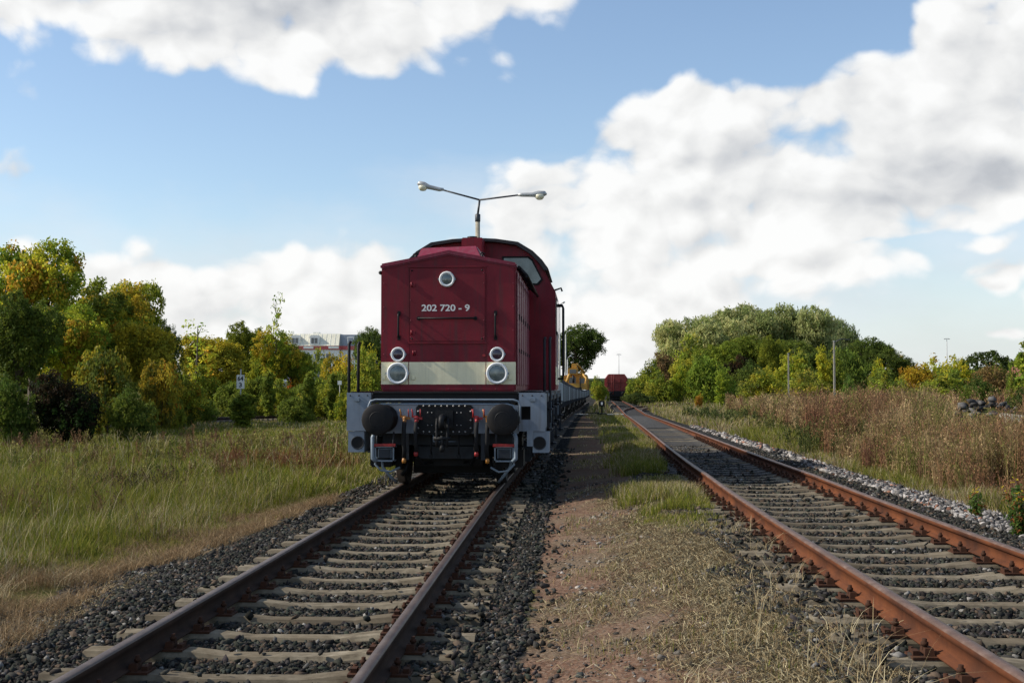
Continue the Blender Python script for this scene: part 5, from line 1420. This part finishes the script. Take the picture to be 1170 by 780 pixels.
# ------------------------------------------------------------------ buildings behind the trees
def hotel():
    Yl = 300.0; sc = Yl / FPX
    X_ = lambda px: (px - 668) * sc
    Zf = lambda py: CAMZ + (441 - py) * sc
    B_ = empty('apartment_house', (X_(385), Yl, -.8)); tag(B_, 'long white building with pale mansard roof and red band above the left trees', 'building')
    ox = X_(385)
    L_ = ox - X_(296)                           # left wing seen broadside
    z_e, z_t, z_b = Zf(394.5) + .8, Zf(380.5) + .8, Zf(399) + .8
    a = Matrix.Rotation(R(-10), 3, 'Z')
    def wing(name, m_, poly, x0, x1): return None
    # walls
    MB().box((-L_ / 2, 6, z_b / 2), (L_, 12, z_b)).build('wall', 'facade_white', B_)
    MB().box((-L_ / 2, 6, (z_b + z_e) / 2), (L_ + .5, 12.5, z_e - z_b - .01)).build('red_band', 'band_red', B_)
    rf = MB().prism([(-.4, z_e), (1.3, z_t), (10.7, z_t), (12.4, z_e)], -L_ - .3, 0.0, axis='x').build('roof', 'roof_sheet', B_)
    sm = MB()
    k = -L_
    while k < 0: sm.prism([(-.46, z_e), (1.24, z_t), (1.34, z_t), (-.36, z_e)], k, k + .06, axis='x'); k += 1.1
    sm.build('roof_seam', 'facade_white', rf)
    # right wing; the shade on its roof is put into the grey colour
    Rw = MB().prism([(.2, 0), (9.5, 0), (9.5, z_e), (.2, z_e)], 1.5, 11).build('wing_wall', 'facade_white', B_)
    MB().prism([(.0, z_e + .01), (9.8, z_e + .01), (9.0, z_t - .2), (.0, z_t - .2)], 1.3, 11).build('wing_roof', 'shed_roof', B_)
    MB().box((4.9, 1.35, (z_b + z_e) / 2), (9.7, .25, z_e - z_b)).build('wing_band', 'band_red', B_)
    for px in (334, 356.5):
        x = X_(px) - ox
        w = MB().prism([(x - 1.15, z_e + .3), (x + 1.15, z_e + .3), (x + 1.15, z_e + 2.2), (x + .8, z_e + 2.6), (x - .8, z_e + 2.6), (x - 1.15, z_e + 2.2)], -.35, 1.5).build('dormer', 'facade_white', B_)
        MB().span(x - .75, x - .1, -.42, -.34, z_e + .6, z_e + 1.9).span(x + .1, x + .75, -.42, -.34, z_e + .6, z_e + 1.9).build('pane', 'window_glass', w)
    for x in (2.6, 6.0):
        w = MB().span(x - .8, x + .8, 1.2, 1.45, z_e + .5, z_e + 2.2).build('window', 'facade_white', B_); MB().span(x - .6, x + .6, 1.14, 1.22, z_e + .7, z_e + 2.0).build('pane', 'shed_roof', w)
    for a_, b_ in ((344, 355.5), (373, 385)):
        MB().span(X_(a_) - ox, X_(b_) - ox, -.42, -.27, z_b + .25, z_e - .15).build('sign_panel', 'sign_white', B_)
    for k in range(6):
        x = -L_ + 1.5 + k * (L_ - 2) / 6
        w = MB().span(x, x + 1.5, -.06, .02, z_b - 2.6, z_b - .8).build('window', 'sign_white', B_); MB().span(x + .15, x + 1.35, -.1, -.05, z_b - 2.45, z_b - .95).build('pane', 'window_glass', w)
    MB().box((-L_ * .35, 5, z_t + .2), (1.6, 1.2, .7)).box((-L_ + 6.4, 4, z_t + .3), (.5, .5, 1.0)).build('chimney', 'facade_white', B_)
hotel()
def shed():
    Yl = 118.0; sc = Yl / FPX; x0 = (320 - 668) * sc
    B_ = empty('shed', (x0, Yl, -1.0)); tag(B_, 'low building with blue-grey sheet roof half hidden by the left bushes', 'shed')
    z = CAMZ + (441 - 437) * sc + 1.0; zt = CAMZ + (441 - 423) * sc + 1.0
    MB().span(-2.6, 2.6, 0, 5, 0, z).build('wall', 'facade_white', B_)
    MB().prism([(-.4, z - .05), (-.4, z + .05), (2.4, zt), (5.2, z + .05), (5.2, z - .05)], -2.9, 2.9, axis='x').build('roof', 'shed_roof', B_)
    MB().span(-1.6, -.6, -.04, .02, .9, z - .4).build('window', 'window_glass', B_)
shed()
def small_house():
    Yl = 130.0; sc = Yl / FPX; x0 = (1180 - 668) * sc
    B_ = empty('brick_house', (x0 + .6, Yl, -1.9)); tag(B_, 'brick red roofed house cut by the right edge behind the young tree', 'house')
    MB().span(-2.5, 4, 0, 6, 0, 4.0).build('wall', 'brick_red', B_)
    MB().prism([(-.4, 3.9), (-.4, 4.1), (3, 5.4), (6.4, 4.1), (6.4, 3.9)], -2.8, 4.3, axis='x').build('roof', 'brick_red', B_)
    w = MB().span(-1.2, 0, -.05, .01, 1.5, 2.8).build('window', 'sign_white', B_); MB().span(-1.08, -.12, -.08, -.04, 1.62, 2.68).build('pane', 'window_glass', w)
small_house()
# distant woods and low hills on the horizon
def hills():
    for (name, Yl, x0, x1, h, seed) in (('hills', 2600, -2600, 2200, 24, 3),):
        xs = np.linspace(x0, x1, 240); hh = h * (.45 + .55 * vnoise(xs, xs * 0, 420, seed)) + 3 * vnoise(xs, xs * 0, 35, seed + 1)
        V = []; F_ = []
        for i, x in enumerate(xs): V += [(x, Yl - 300, -3), (x, Yl, hh[i]), (x, Yl + 500, -3)]
        for i in range(len(xs) - 1): F_ += [(3 * i, 3 * i + 3, 3 * i + 4, 3 * i + 1), (3 * i + 1, 3 * i + 4, 3 * i + 5, 3 * i + 2)]
        tag(MB().add(V, F_, True).build(name, 'far_forest'), kind='structure')
hills()
# ------------------------------------------------------------------ trees and bushes
def leaf_mesh(name, C, Ccol, per, cr, leaf, flat=.75, up=.5, droop=0.0, jitter=.25, elong=1.0):
    """C clump centres (n,3), each with `per` leaves around it; one small kite-shaped face per leaf"""
    n = len(C) * per
    crr = np.repeat(cr if hasattr(cr, '__len__') else np.full(len(C), cr), per)
    d = rng.normal(size=(n, 3)); d /= np.linalg.norm(d, axis=1)[:, None]
    rad = rng.random(n) ** .45
    P = np.repeat(C, per, 0) + d * (rad * crr)[:, None] * np.array([1, 1, flat])
    P[:, 2] -= droop * rng.random(n) ** 2 * crr * 2
    nrm = d * .7 + rng.normal(size=(n, 3)) * .75 + np.array([0, 0, up]); nrm /= np.linalg.norm(nrm, axis=1)[:, None]
    t = np.cross(nrm, rng.normal(size=(n, 3)) + (np.array([0, 0, -3.0]) * min(1, droop * 2) if droop else 0)); t /= np.linalg.norm(t, axis=1)[:, None]
    if droop: 
        t2 = np.cross(nrm, t); t = t2
    b = np.cross(nrm, t)
    s = leaf * rng.uniform(.6, 1.25, n)
    L = s * elong
    V = np.stack([P - t * L[:, None], P + b * (s * .55)[:, None] - t * (L * .1)[:, None], P + t * L[:, None], P - b * (s * .55)[:, None] - t * (L * .1)[:, None]], 1)
    col = np.repeat(Ccol, per, 0) * rng.uniform(1 - jitter, 1 + jitter, (n, 1)) * rng.uniform(.93, 1.07, (n, 3))
    return np_mesh(name, V.reshape(-1, 3), np.arange(n * 4).reshape(-1, 4), 'leaf', np.repeat(col[:, None], 4, 1).reshape(-1, 3))
def lobes_points(lobes, n, inner=.55, bottom=-1.0):
    """points spread through ellipsoid lobes, mostly in their outer shell"""
    vol = np.array([l[3] * l[4] * l[5] for l in lobes]) ** .75; pr = vol / vol.sum()
    k = rng.choice(len(lobes), n, p=pr); Lb = np.array(lobes)[k]
    d = rng.normal(size=(n, 3)); d /= np.linalg.norm(d, axis=1)[:, None]
    r = inner + (1 - inner) * rng.random(n) ** .6
    P = Lb[:, :3] + d * r[:, None] * Lb[:, 3:6]
    return P, k
PAL = {
    'green': [(0.161, 0.209, 0.031), (0.121, 0.165, 0.028), (0.209, 0.246, 0.034), (0.096, 0.133, 0.024)],
    'lime': [(0.261, 0.296, 0.033), (0.193, 0.250, 0.033), (0.343, 0.321, 0.042), (0.138, 0.179, 0.030)],
    'dark': [(0.067, 0.097, 0.023), (0.053, 0.076, 0.021), (0.086, 0.117, 0.026), (0.100, 0.124, 0.023)],
    'autumn': [(0.358, 0.394, 0.035), (0.453, 0.448, 0.037), (0.238, 0.316, 0.035), (0.500, 0.434, 0.035), (0.166, 0.250, 0.031), (0.310, 0.368, 0.035), (0.477, 0.289, 0.031)],
    'mixed': [(0.255, 0.302, 0.031), (0.174, 0.223, 0.028), (0.377, 0.353, 0.031), (0.135, 0.184, 0.028), (0.430, 0.328, 0.031)],
    'yellow': [(0.454, 0.437, 0.033), (0.374, 0.391, 0.033), (0.513, 0.460, 0.033), (0.276, 0.333, 0.033)],
    'orange': [(0.360, 0.240, 0.024), (0.414, 0.300, 0.026), (0.306, 0.170, 0.024), (0.243, 0.210, 0.030)],
    'red': [(.50, .10, .02), (.38, .11, .02), (.26, .15, .02)],
    'willow': [(0.349, 0.374, 0.165), (0.269, 0.302, 0.127), (0.416, 0.425, 0.198), (0.188, 0.232, 0.083)],
    'purple': [(.026, .018, .012), (.020, .018, .010), (.045, .022, .013), (.030, .045, .012)],
    'brown': [(.20, .14, .06), (.15, .11, .05), (.25, .18, .08), (.13, .13, .035)],
    'olive': [(0.326, 0.324, 0.040), (0.252, 0.268, 0.036), (0.415, 0.382, 0.040), (0.178, 0.211, 0.032)],
}
def trunk_mesh(H, r, limbs, name='trunk', start=.25, many=False):
    b = MB()
    lean = random.uniform(-.04, .04) * H
    b.tube([(0, 0, -.3), (lean * .2, 0, H * .2), (lean * .6, lean * .3, H * .5), (lean, lean * .4, H * .82)], [r * 1.25, r, r * .7, r * .2], 10)
    for (x, y, z) in limbs:
        t = random.uniform(start, .62)
        p0 = Vector((lean * t, lean * .3 * t, H * t)); p2 = Vector((x, y, z)); pm = p0.lerp(p2, .5) + Vector((random.uniform(-.1, .1) * H * .3, random.uniform(-.1, .1) * H * .3, -.03 * H))
        b.tube([p0, pm, p2], [r * .42, r * .25, r * .06], 6)
        for q in range(2):
            p3 = pm.lerp(p2, .3 + .3 * q) ; p4 = p3 + Vector((random.uniform(-.13, .13), random.uniform(-.13, .13), random.uniform(.02, .14))) * H
            b.tube([p3, p4], [r * .14, r * .04], 5)
    return b
# unit crowns: one metre tall, scaled per tree.  (mesh data shared between trees of a kind)
def make_proto(kind, pal, seed, nl, per, cr, leaf, droop=0.0, shape='round', elong=1.0, accent=None, inner=.5):
    random.seed(seed)
    lobes = []
    if shape == 'round':
        lobes.append((0, 0, .62, .26, .26, .30))
        for i in range(9):
            a = i * 2.4 + random.uniform(-.4, .4); rr = random.uniform(.14, .28); z = random.uniform(.36, .84)
            s = random.uniform(.11, .19); lobes.append((rr * math.cos(a), rr * math.sin(a), z, s, s, s * random.uniform(.75, 1.1)))
    elif shape == 'bush':
        for i in range(9):
            a = i * 2.4 + random.uniform(-.4, .4); rr = random.uniform(.05, .42); z = random.uniform(.22, .70) * (1 - .5 * rr)
            s = random.uniform(.18, .30); lobes.append((rr * math.cos(a), rr * math.sin(a), z, s, s, s * .9))
        lobes.append((0, 0, .35, .42, .42, .34))
    elif shape == 'willow':
        lobes.append((0, 0, .52, .36, .36, .38))
        for i in range(15):
            a = i * 2.4 + random.uniform(-.4, .4); rr = random.uniform(.12, .40); z = random.uniform(.30, .82) - .25 * max(0, rr - .25)
            s = random.uniform(.12, .20); lobes.append((rr * math.cos(a), rr * math.sin(a), z, s, s, s * .9))
    elif shape == 'column':
        for i in range(8):
            z = .14 + i * .11; s = .14 * (1 - .55 * abs(z - .42) / .6) * random.uniform(.8, 1.2)
            lobes.append((random.uniform(-.06, .06), random.uniform(-.06, .06), z, s * 1.2, s * 1.2, .11))
    P, k = lobes_points(lobes, nl, inner)
    keep = P[:, 2] > .04; P, k = P[keep], k[keep]
    pal_ = np.array(PAL[pal]); 
    # neighbouring clumps share a tone, lobe by lobe
    tone = rng.integers(0, len(pal_), len(lobes))
    ci = np.where(rng.random(len(P)) < .55, tone[k], rng.integers(0, len(pal_), len(P)))
    col = pal_[ci] * rng.uniform(.78, 1.22, (len(P), 1))
    if accent is not None:
        m_ = vnoise(P[:, 0] * 10 + seed, P[:, 2] * 10, 2.2, seed) > .72
        col[m_] = np.array(PAL[accent])[rng.integers(0, len(PAL[accent]), m_.sum())]
    crn = leaf_mesh('crown', P, col, per, cr * rng.uniform(.7, 1.35, len(P)), leaf, droop=droop, elong=elong)
    limbs = [l[:3] for l in lobes[1:8]]
    if shape == 'bush':
        b = MB()
        for l in lobes: b.tube([(random.uniform(-.03, .03), random.uniform(-.03, .03), -.05), (l[0] * .5, l[1] * .5, l[2] * .5), (l[0], l[1], l[2] + l[5] * .4)], [.014, .010, .003], 5)
        tr = b.build('stems', 'bark')
    elif shape == 'column':
        b = MB().tube([(0, 0, -.05), (.01, 0, .4), (0, 0, .95)], [.016, .011, .003], 6)
        for l in lobes: b.tube([(0, 0, l[2] - .06), (l[0] + .08 * random.choice((-1, 1)), l[1], l[2] + .04)], [.006, .002], 4)
        tr = b.build('trunk', 'bark')
    else: tr = trunk_mesh(1.0, .028, limbs).build('trunk', 'bark')
    d = (crn.data, tr.data, tr.name.split('.')[0])
    bpy.data.objects.remove(crn); bpy.data.objects.remove(tr)
    return d
PROTO = {}
def proto(key, *a, **k): PROTO[key] = make_proto(key, *a, **k)
proto('autumn1', 'autumn', 1, 1100, 30, .046, .0125)
proto('autumn2', 'mixed', 2, 1100, 30, .046, .0125, accent='autumn')
proto('olive', 'olive', 3, 1050, 28, .046, .0130)
proto('dark', 'dark', 4, 850, 26, .046, .0125)
proto('green', 'green', 5, 1050, 28, .046, .0125)
proto('willow1', 'willow', 6, 1900, 28, .050, .0110, droop=.4, shape='willow', elong=1.7)
proto('willow2', 'willow', 7, 1900, 28, .050, .0110, droop=.4, shape='willow', elong=1.7)
proto('limebush', 'lime', 8, 420, 22, .085, .026, shape='bush')
proto('greenbush', 'green', 9, 420, 22, .085, .026, shape='bush')
proto('yellowbush', 'yellow', 10, 420, 22, .085, .024, shape='bush', accent='lime')
proto('orangebush', 'orange', 11, 420, 22, .085, .024, shape='bush', accent='yellow')
proto('redbush', 'red', 12, 300, 20, .08, .03, shape='bush')
proto('purplebush', 'purple', 13, 650, 26, .07, .019, shape='bush')
proto('brownbush', 'brown', 14, 420, 22, .085, .024, shape='bush', accent='green')
proto('darkbush', 'dark', 15, 450, 24, .085, .024, shape='bush')
proto('limecol', 'lime', 16, 260, 16, .05, .022, shape='column', elong=1.4)
proto('yellowcol', 'yellow', 17, 240, 16, .055, .022, shape='column')
proto('greencol', 'green', 18, 300, 18, .05, .024, shape='column', elong=1.5)
proto('sapling', 'autumn', 19, 110, 9, .05, .018, shape='column')
proto('bushmix', 'mixed', 20, 420, 22, .085, .024, shape='bush', accent='autumn')
def plant(key, px, top, Yl, wpx, name, cat, label, tint=(1, 1, 1), group=None, sink=0.0):
    """stand a tree at distance Yl so that it reaches the height and width it has"""
    crown, tr, trn = PROTO[key]
    sc = Yl / FPX; x0 = (px - 668) * sc
    zg = float(gz(x0, Yl)) - .05 - sink
    H = CAMZ + (441 - top) * sc - zg
    shp = max(crown.vertices[i].co.x for i in range(0, len(crown.vertices), 97)) - min(crown.vertices[i].co.x for i in range(0, len(crown.vertices), 97))
    topz = max(crown.vertices[i].co.z for i in range(0, len(crown.vertices), 53))
    wx = wpx * sc / shp; sz = H / topz
    root = empty(name, (x0, Yl, zg)); tag(root, label, cat, group)
    rz = random.uniform(-.5, .5) + random.choice((0, math.pi))
    for (me, nm) in ((tr, trn), (crown, 'crown' if trn == 'trunk' else 'foliage')):
        o = bpy.data.objects.new(nm, me); COL.objects.link(o); o.parent = root
        o.scale = (wx, wx, sz); o.rotation_euler = (0, 0, rz)
        if nm != trn: o.color = (*tint, 1)
    return root
T_, B_ = 'tree', 'bush'
PL = [
 # left side, tall wood
 ('autumn1', 22, 268, 62, 125, 'deciduous_tree', T_, 'tallest yellow-leaved autumn tree, cut by the left edge of the photo', (1.05, 1.0, 1)),
 ('green', 8, 330, 54, 90, 'deciduous_tree', T_, 'dark green tree standing low in front of the tallest yellow tree', (.8, .8, .8)),
 ('autumn2', 100, 314, 66, 120, 'deciduous_tree', T_, 'golden green tree with orange patches, second from the left edge', (1, .95, 1)),
 ('olive', 133, 318, 72, 75, 'deciduous_tree', T_, 'olive green tree whose right side slopes down steeply to the clouds', (.8, .9, .8)),
 ('autumn1', 66, 345, 58, 90, 'deciduous_tree', T_, 'lower yellow-green tree above the dark purple bush', (.85, .9, .9)),
 ('olive', 160, 366, 64, 72, 'deciduous_tree', T_, 'rounded ochre green tree at the right end of the tall left wood', (1.15, 1.0, .8)),
 ('dark', 181, 363, 82, 34, 'deciduous_tree', T_, 'small dark green crown peeping out behind the ochre tree', (1.1, 1.1, 1)),
 ('purplebush', 66, 420, 44, 86, 'purple_bush', B_, 'dark purple-brown bush in the left shade', (.9, 1.15, .9)),
 ('darkbush', -5, 425, 43, 70, 'leafy_bush', B_, 'dark green bush at the left edge beside the purple bush', (1.3, 1.35, 1)),
 ('darkbush', 140, 438, 45, 62, 'leafy_bush', B_, 'shaggy dark green shrub leaning over the grass right of the purple bush', (1.45, 1.4, 1)),
 ('bushmix', 112, 398, 52, 70, 'leafy_bush', B_, 'brown and green bush between purple bush and shaggy shrub', (.7, .65, .8)),
 ('bushmix', 172, 412, 56, 50, 'leafy_bush', B_, 'rusty leaved bush beneath the small dark crown', (.9, .7, .8)),
 ('bushmix', 205, 436, 66, 45, 'leafy_bush', B_, 'low rusty and green bush left of the kilometre board', (.8, .75, .8)),
 # left middle distance
 ('sapling', 219, 372, 88, 42, 'sapling', 'sapling', 'thin see-through pale sapling against the cloud', (1.3, 1.25, 1.4)),
 ('olive', 237, 382, 92, 80, 'deciduous_tree', T_, 'dense rounded ochre-olive tree behind the kilometre board', (1.15, 1.0, .8)),
 ('green', 274, 367, 104, 66, 'deciduous_tree', T_, 'green tree with yellow tinge behind the ochre-olive one', (1.5, 1.25, .9)),
 ('autumn2', 318, 376, 95, 62, 'deciduous_tree', T_, 'airy yellow-green tree left of the white building', (1.1, 1.05, 1)),
 ('sapling', 311, 343, 94, 22, 'sapling', 'sapling', 'slender shoot standing highest above the trees left of the white building', (.9, .95, .9)),
 ('greenbush', 345, 399, 120, 40, 'leafy_bush', B_, 'dark green bush just under the white building roof', (1.1, 1.1, 1)),
 ('limebush', 362, 399, 128, 38, 'leafy_bush', B_, 'bright green bush right under the red band of the building', (1.1, 1.05, 1)),
 ('redbush', 333, 413, 108, 20, 'red_bush', B_, 'small fiery red-orange bush below the building', (1, 1, 1)),
 ('bushmix', 382, 404, 100, 46, 'leafy_bush', B_, 'orange-green bush below the building corner', (1.3, 1.05, 1)),
 ('yellowbush', 417, 393, 98, 44, 'yellow_bush', B_, 'bright yellow bush directly left of the locomotive', (1, 1, 1)),
 ('dark', 424, 372, 140, 42, 'deciduous_tree', T_, 'dark green treetop behind the yellow bush by the locomotive', (1.2, 1.2, 1)),
 ('yellowbush', 291, 404, 100, 44, 'yellow_bush', B_, 'yellowish bush between the ochre tree and the shed roof', (.65, .7, .8)),
]
L1 = ['left of the kilometre board', 'touching the kilometre board on its left', 'right behind the kilometre board', 'first right of the kilometre board', 'second right of the kilometre board', 'below the shed roof', 'below the red bush', 'under the building corner', 'left of the small marker board', 'between marker board and locomotive']
for i, (px, top, w) in enumerate([(192, 428, 40), (225, 424, 46), (258, 440, 34), (290, 434, 40), (316, 440, 40), (338, 444, 40), (356, 436, 40), (378, 432, 38), (398, 428, 34), (420, 412, 42)]):
    PL.append((('greenbush', 'limebush', 'greenbush')[i % 3] if i != 9 else 'limebush', px, top - 6, 84 + (i * 7) % 9 - 3, w + 16, 'leafy_bush', B_, 'low green bush of the front row, ' + L1[i], (1.05, 1.0, .9), 'green bushes along the old track'))
L2 = ['left of the board', 'in front of the board post', 'right of the board', 'farther right, towards the marker board', 'left of the marker board']
for i, (px, top, w) in enumerate([(182, 432, 16), (272, 449, 30), (302, 424, 18), (350, 424, 18), (380, 426, 16)]):
    PL.append(('greencol', px, top, (62 if i == 1 else 78) + i * .7, w, 'shoot_shrub', B_, 'upright leafy green shoot, ' + L2[i], (1.2, 1.15, 1), 'upright shoots near the kilometre board'))
PL += [
 ('greenbush', 214, 446, 70, 50, 'leafy_bush', B_, 'low green thicket in the grass well left of the kilometre board', (1, 1, .9)),
 ('greenbush', 330, 452, 76, 44, 'leafy_bush', B_, 'low thicket in front of the old track, right of the kilometre board', (1, .95, .9)),
 ('bushmix', 396, 446, 78, 36, 'leafy_bush', B_, 'low mixed thicket next to the locomotive step plate', (.9, .95, .9)),
 ('limebush', 188, 440, 60, 34, 'leafy_bush', B_, 'yellow-green shrub at the right end of the tall left wood', (.95, .9, .9)),
 # behind the train
 ('dark', 657, 370, 205, 66, 'oak_tree', T_, 'dark green round tree rising behind the yellow machine', (1.05, 1.1, 1)),
 ('limebush', 683, 430, 165, 22, 'leafy_bush', B_, 'bright green bush left of the red hopper wagon', (1.1, 1.1, 1)),
 ('brownbush', 722, 434, 190, 26, 'leafy_bush', B_, 'brownish bush right of the red hopper wagon', (.7, .8, .8)),
 ('limebush', 740, 412, 172, 44, 'leafy_bush', B_, 'leftmost fresh green bush of the right wood', (.95, .95, 1)),
 ('brownbush', 760, 400, 190, 44, 'leafy_bush', B_, 'brown-pink bush at the left foot of the willows', (1.1, 1, 1)),
 ('willow1', 795, 360, 205, 100, 'willow_tree', T_, 'leftmost grey-green willow with sloping left flank', (1.2, 1.15, 1)),
 ('willow2', 846, 346, 215, 112, 'willow_tree', T_, 'highest grey-green willow in the middle of the right wood', (1.15, 1.1, 1)),
 ('willow1', 906, 348, 215, 100, 'willow_tree', T_, 'grey-green willow second from the right of the group', (1.1, 1.08, .95)),
 ('willow2', 952, 364, 225, 66, 'willow_tree', T_, 'rightmost darker willow of the group', (.75, .8, .8)),
 ('dark', 850, 384, 192, 80, 'deciduous_tree', T_, 'dark green tree in front of the highest willow', (1.9, 1.7, 1)),
 ('dark', 905, 388, 190, 84, 'deciduous_tree', T_, 'dark green tree below the second willow from the right', (1.5, 1.4, 1)),
 ('green', 826, 390, 180, 60, 'deciduous_tree', T_, 'green yellow-tipped tree left of the dark tree', (1.5, 1.4, 1)),
 ('green', 878, 384, 182, 36, 'deciduous_tree', T_, 'green and yellow slender tree between the two dark trees', (1.6, 1.35, 1)),
 ('limebush', 792, 384, 168, 66, 'leafy_bush', B_, 'large bright lime bush under the leftmost willow', (1.15, 1.1, 1)),
 ('yellowbush', 777, 414, 160, 30, 'yellow_bush', B_, 'bright yellow-green patch at the foot of the lime bush', (.75, .85, 1)),
 ('limebush', 752, 424, 158, 34, 'leafy_bush', B_, 'low lime bush at the start of the branch track', (1, 1, 1)),
 ('greenbush', 806, 404, 150, 56, 'leafy_bush', B_, 'dense mid green bush in front of the large lime bush', (1.2, 1.25, 1)),
 ('purplebush', 835, 404, 165, 44, 'purple_bush', B_, 'dusky purple-brown bush in the middle of the right wood', (1.3, 1.2, 1)),
 ('yellowcol', 824, 424, 140, 18, 'shoot_shrub', B_, 'narrow yellow-green shrub right of the mid green bush', (.65, .8, 1)),
 ('darkbush', 858, 410, 160, 56, 'leafy_bush', B_, 'shady dark bush below the slender tree', (1.2, 1.2, 1)),
 ('yellowbush', 905, 400, 122, 66, 'yellow_bush', B_, 'yellow-green bush behind the shorter concrete post', (.75, .8, 1)),
 ('greenbush', 966, 396, 135, 50, 'leafy_bush', B_, 'dark green bush right of the taller concrete post', (.9, .95, 1)),
 ('limebush', 944, 400, 118, 52, 'leafy_bush', B_, 'lime bush at the taller concrete post', (.95, .95, 1)),
 ('yellowcol', 936, 396, 116, 20, 'shoot_shrub', B_, 'narrow golden shrub left of the taller concrete post', (1, .95, 1)),
 ('dark', 980, 386, 200, 64, 'deciduous_tree', T_, 'dark green tree sloping down right of the willows', (1.2, 1.2, 1)),
 ('dark', 1010, 396, 195, 56, 'deciduous_tree', T_, 'dark rounded tree behind the small golden tree', (1.3, 1.25, 1)),
 ('orangebush', 1030, 406, 205, 34, 'leafy_bush', B_, 'rust-orange crown between dark tree and golden bushes', (1, .9, 1)),
 ('yellowbush', 998, 411, 128, 26, 'yellow_bush', B_, 'small pointed golden tree in front of the dark rounded tree', (1.2, 1.1, 1)),
 ('orangebush', 1046, 408, 106, 60, 'orange_bush', B_, 'orange-yellow bush left below the thin mast', (1.15, 1.1, 1)),
 ('yellowbush', 1082, 408, 98, 66, 'yellow_bush', B_, 'golden yellow bush right of the orange one', (1, .95, 1)),
 ('limebush', 1065, 424, 88, 84, 'leafy_bush', B_, 'yellow-green low bush in front of the golden bushes', (1, 1, 1)),
 ('limebush', 1012, 422, 92, 66, 'leafy_bush', B_, 'low light green bush at the foot of the small golden tree', (.95, .95, 1)),
 ('brownbush', 1122, 416, 80, 60, 'leafy_bush', B_, 'brown-yellow bush left of the light green young tree', (1.2, 1.1, .9)),
 ('darkbush', 1112, 428, 58, 70, 'leafy_bush', B_, 'dark green bramble directly above the rubble heap', (1.2, 1.2, 1)),
 ('darkbush', 1160, 436, 50, 60, 'leafy_bush', B_, 'dark bramble right of the rubble heap at the edge', (1, 1, 1)),
 ('limecol', 1163, 394, 56, 30, 'young_tree', T_, 'light green young tree with layered leaves at the right edge', (1.0, 1.05, 1)),
 ('limebush', 1148, 416, 57, 26, 'leafy_bush', B_, 'light green shrub left beside the layered young tree', (.85, .9, 1)),
 ('yellowbush', 872, 420, 108, 66, 'yellow_bush', B_, 'low yellow shrub row left of the shorter concrete post', (.9, .85, 1)),
 ('greenbush', 965, 428, 78, 22, 'leafy_bush', B_, 'small round pale green shrub at the foot of the taller post', (1.2, 1.3, 1.6)),
 ('limebush', 922, 424, 100, 76, 'leafy_bush', B_, 'low yellow-green bush between the two concrete posts', (1.1, .95, 1)),
 ('orangebush', 797, 449, 128, 12, 'leafy_bush', B_, 'tiny orange-brown bush in the pale grass below the lime bush', (1.1, .8, 1)),
 ('darkbush', 728, 447, 150, 40, 'leafy_bush', B_, 'dark low thicket between hopper wagon and branch track', (.9, .9, 1)),
]
for p in PL:
    plant(p[0], p[1], p[2], p[3], p[4], p[5], p[6], p[7], p[8], p[9] if len(p) > 9 else None)
# far dark wood on the right horizon
def far_wood(px0, px1, top, Yl, n, key):
    P, c = [], []
    x = (rng.uniform(px0, px1, n) - 668) / FPX * Yl
    hz = (441 - top) / FPX * Yl * (.6 + .5 * vnoise(x, x * 0, 9, 51))
    z = CAMZ + rng.uniform(-.4, 1, n) * hz
    pal_ = np.array(PAL[key])
    o = leaf_mesh('distant_wood', np.stack([x, Yl + rng.normal(0, 6, n), z], 1), pal_[rng.integers(0, len(pal_), n)] * .8, 20, 1.4, .55)
    tag(o, kind='stuff')
far_wood(1095, 1230, 405, 420, 900, 'dark')
far_wood(-60, 200, 425, 300, 700, 'green')
far_wood(600, 760, 436, 430, 260, 'dark')
far_wood(1000, 1130, 420, 400, 350, 'dark')
far_wood(430, 640, 425, 330, 500, 'green')
# flowering ragwort on the chippings at the right edge
def ragwort(px, py, Yl, h, n, label):
    x0 = (px - 668) / FPX * Yl; zg = float(gz(x0, Yl))
    r_ = empty('ragwort_plant', (x0, Yl, zg)); tag(r_, label, 'plant')
    b = MB(); tips = []
    for i in range(n):
        a = random.uniform(0, 6.28); l_ = random.uniform(.05, .3) * h
        p = (math.cos(a) * l_, math.sin(a) * l_, h * random.uniform(.6, 1.0)); tips.append(p)
        b.tube([(math.cos(a) * .02, math.sin(a) * .02, 0), (p[0] * .45, p[1] * .45, p[2] * .55), p], [.005, .004, .002], 5)
    b.build('stem', 'bark', r_)
    C = []; 
    for p in tips:
        for k in range(16):
            t = random.uniform(.08, .92); C.append((p[0] * t + random.gauss(0, .02), p[1] * t + random.gauss(0, .02), p[2] * t))
    C = np.array(C)
    c = np.where((rng.random(len(C)) < .2)[:, None], np.array([[.22, .09, .03]]), np.array([[.085, .14, .03]])) * rng.uniform(.8, 1.25, (len(C), 1))
    leaf_mesh('leaves', C, c, 7, .045, .017, elong=1.8).parent = r_
    for p in tips:
        fl = np.array([p] * 3) + rng.normal(0, .014, (3, 3))
        leaf_mesh('flower_head', fl, np.tile(np.array([[.75, .58, .04]]), (3, 1)), 6, .012, .008, up=1.5).parent = r_
ragwort(1150, 590, 12.6, .60, 12, 'green leafy plant with small yellow flowers at the lower right edge')
ragwort(1106, 560, 14.4, .42, 4, 'thin plant with one yellow flower head beside the pale chippings')
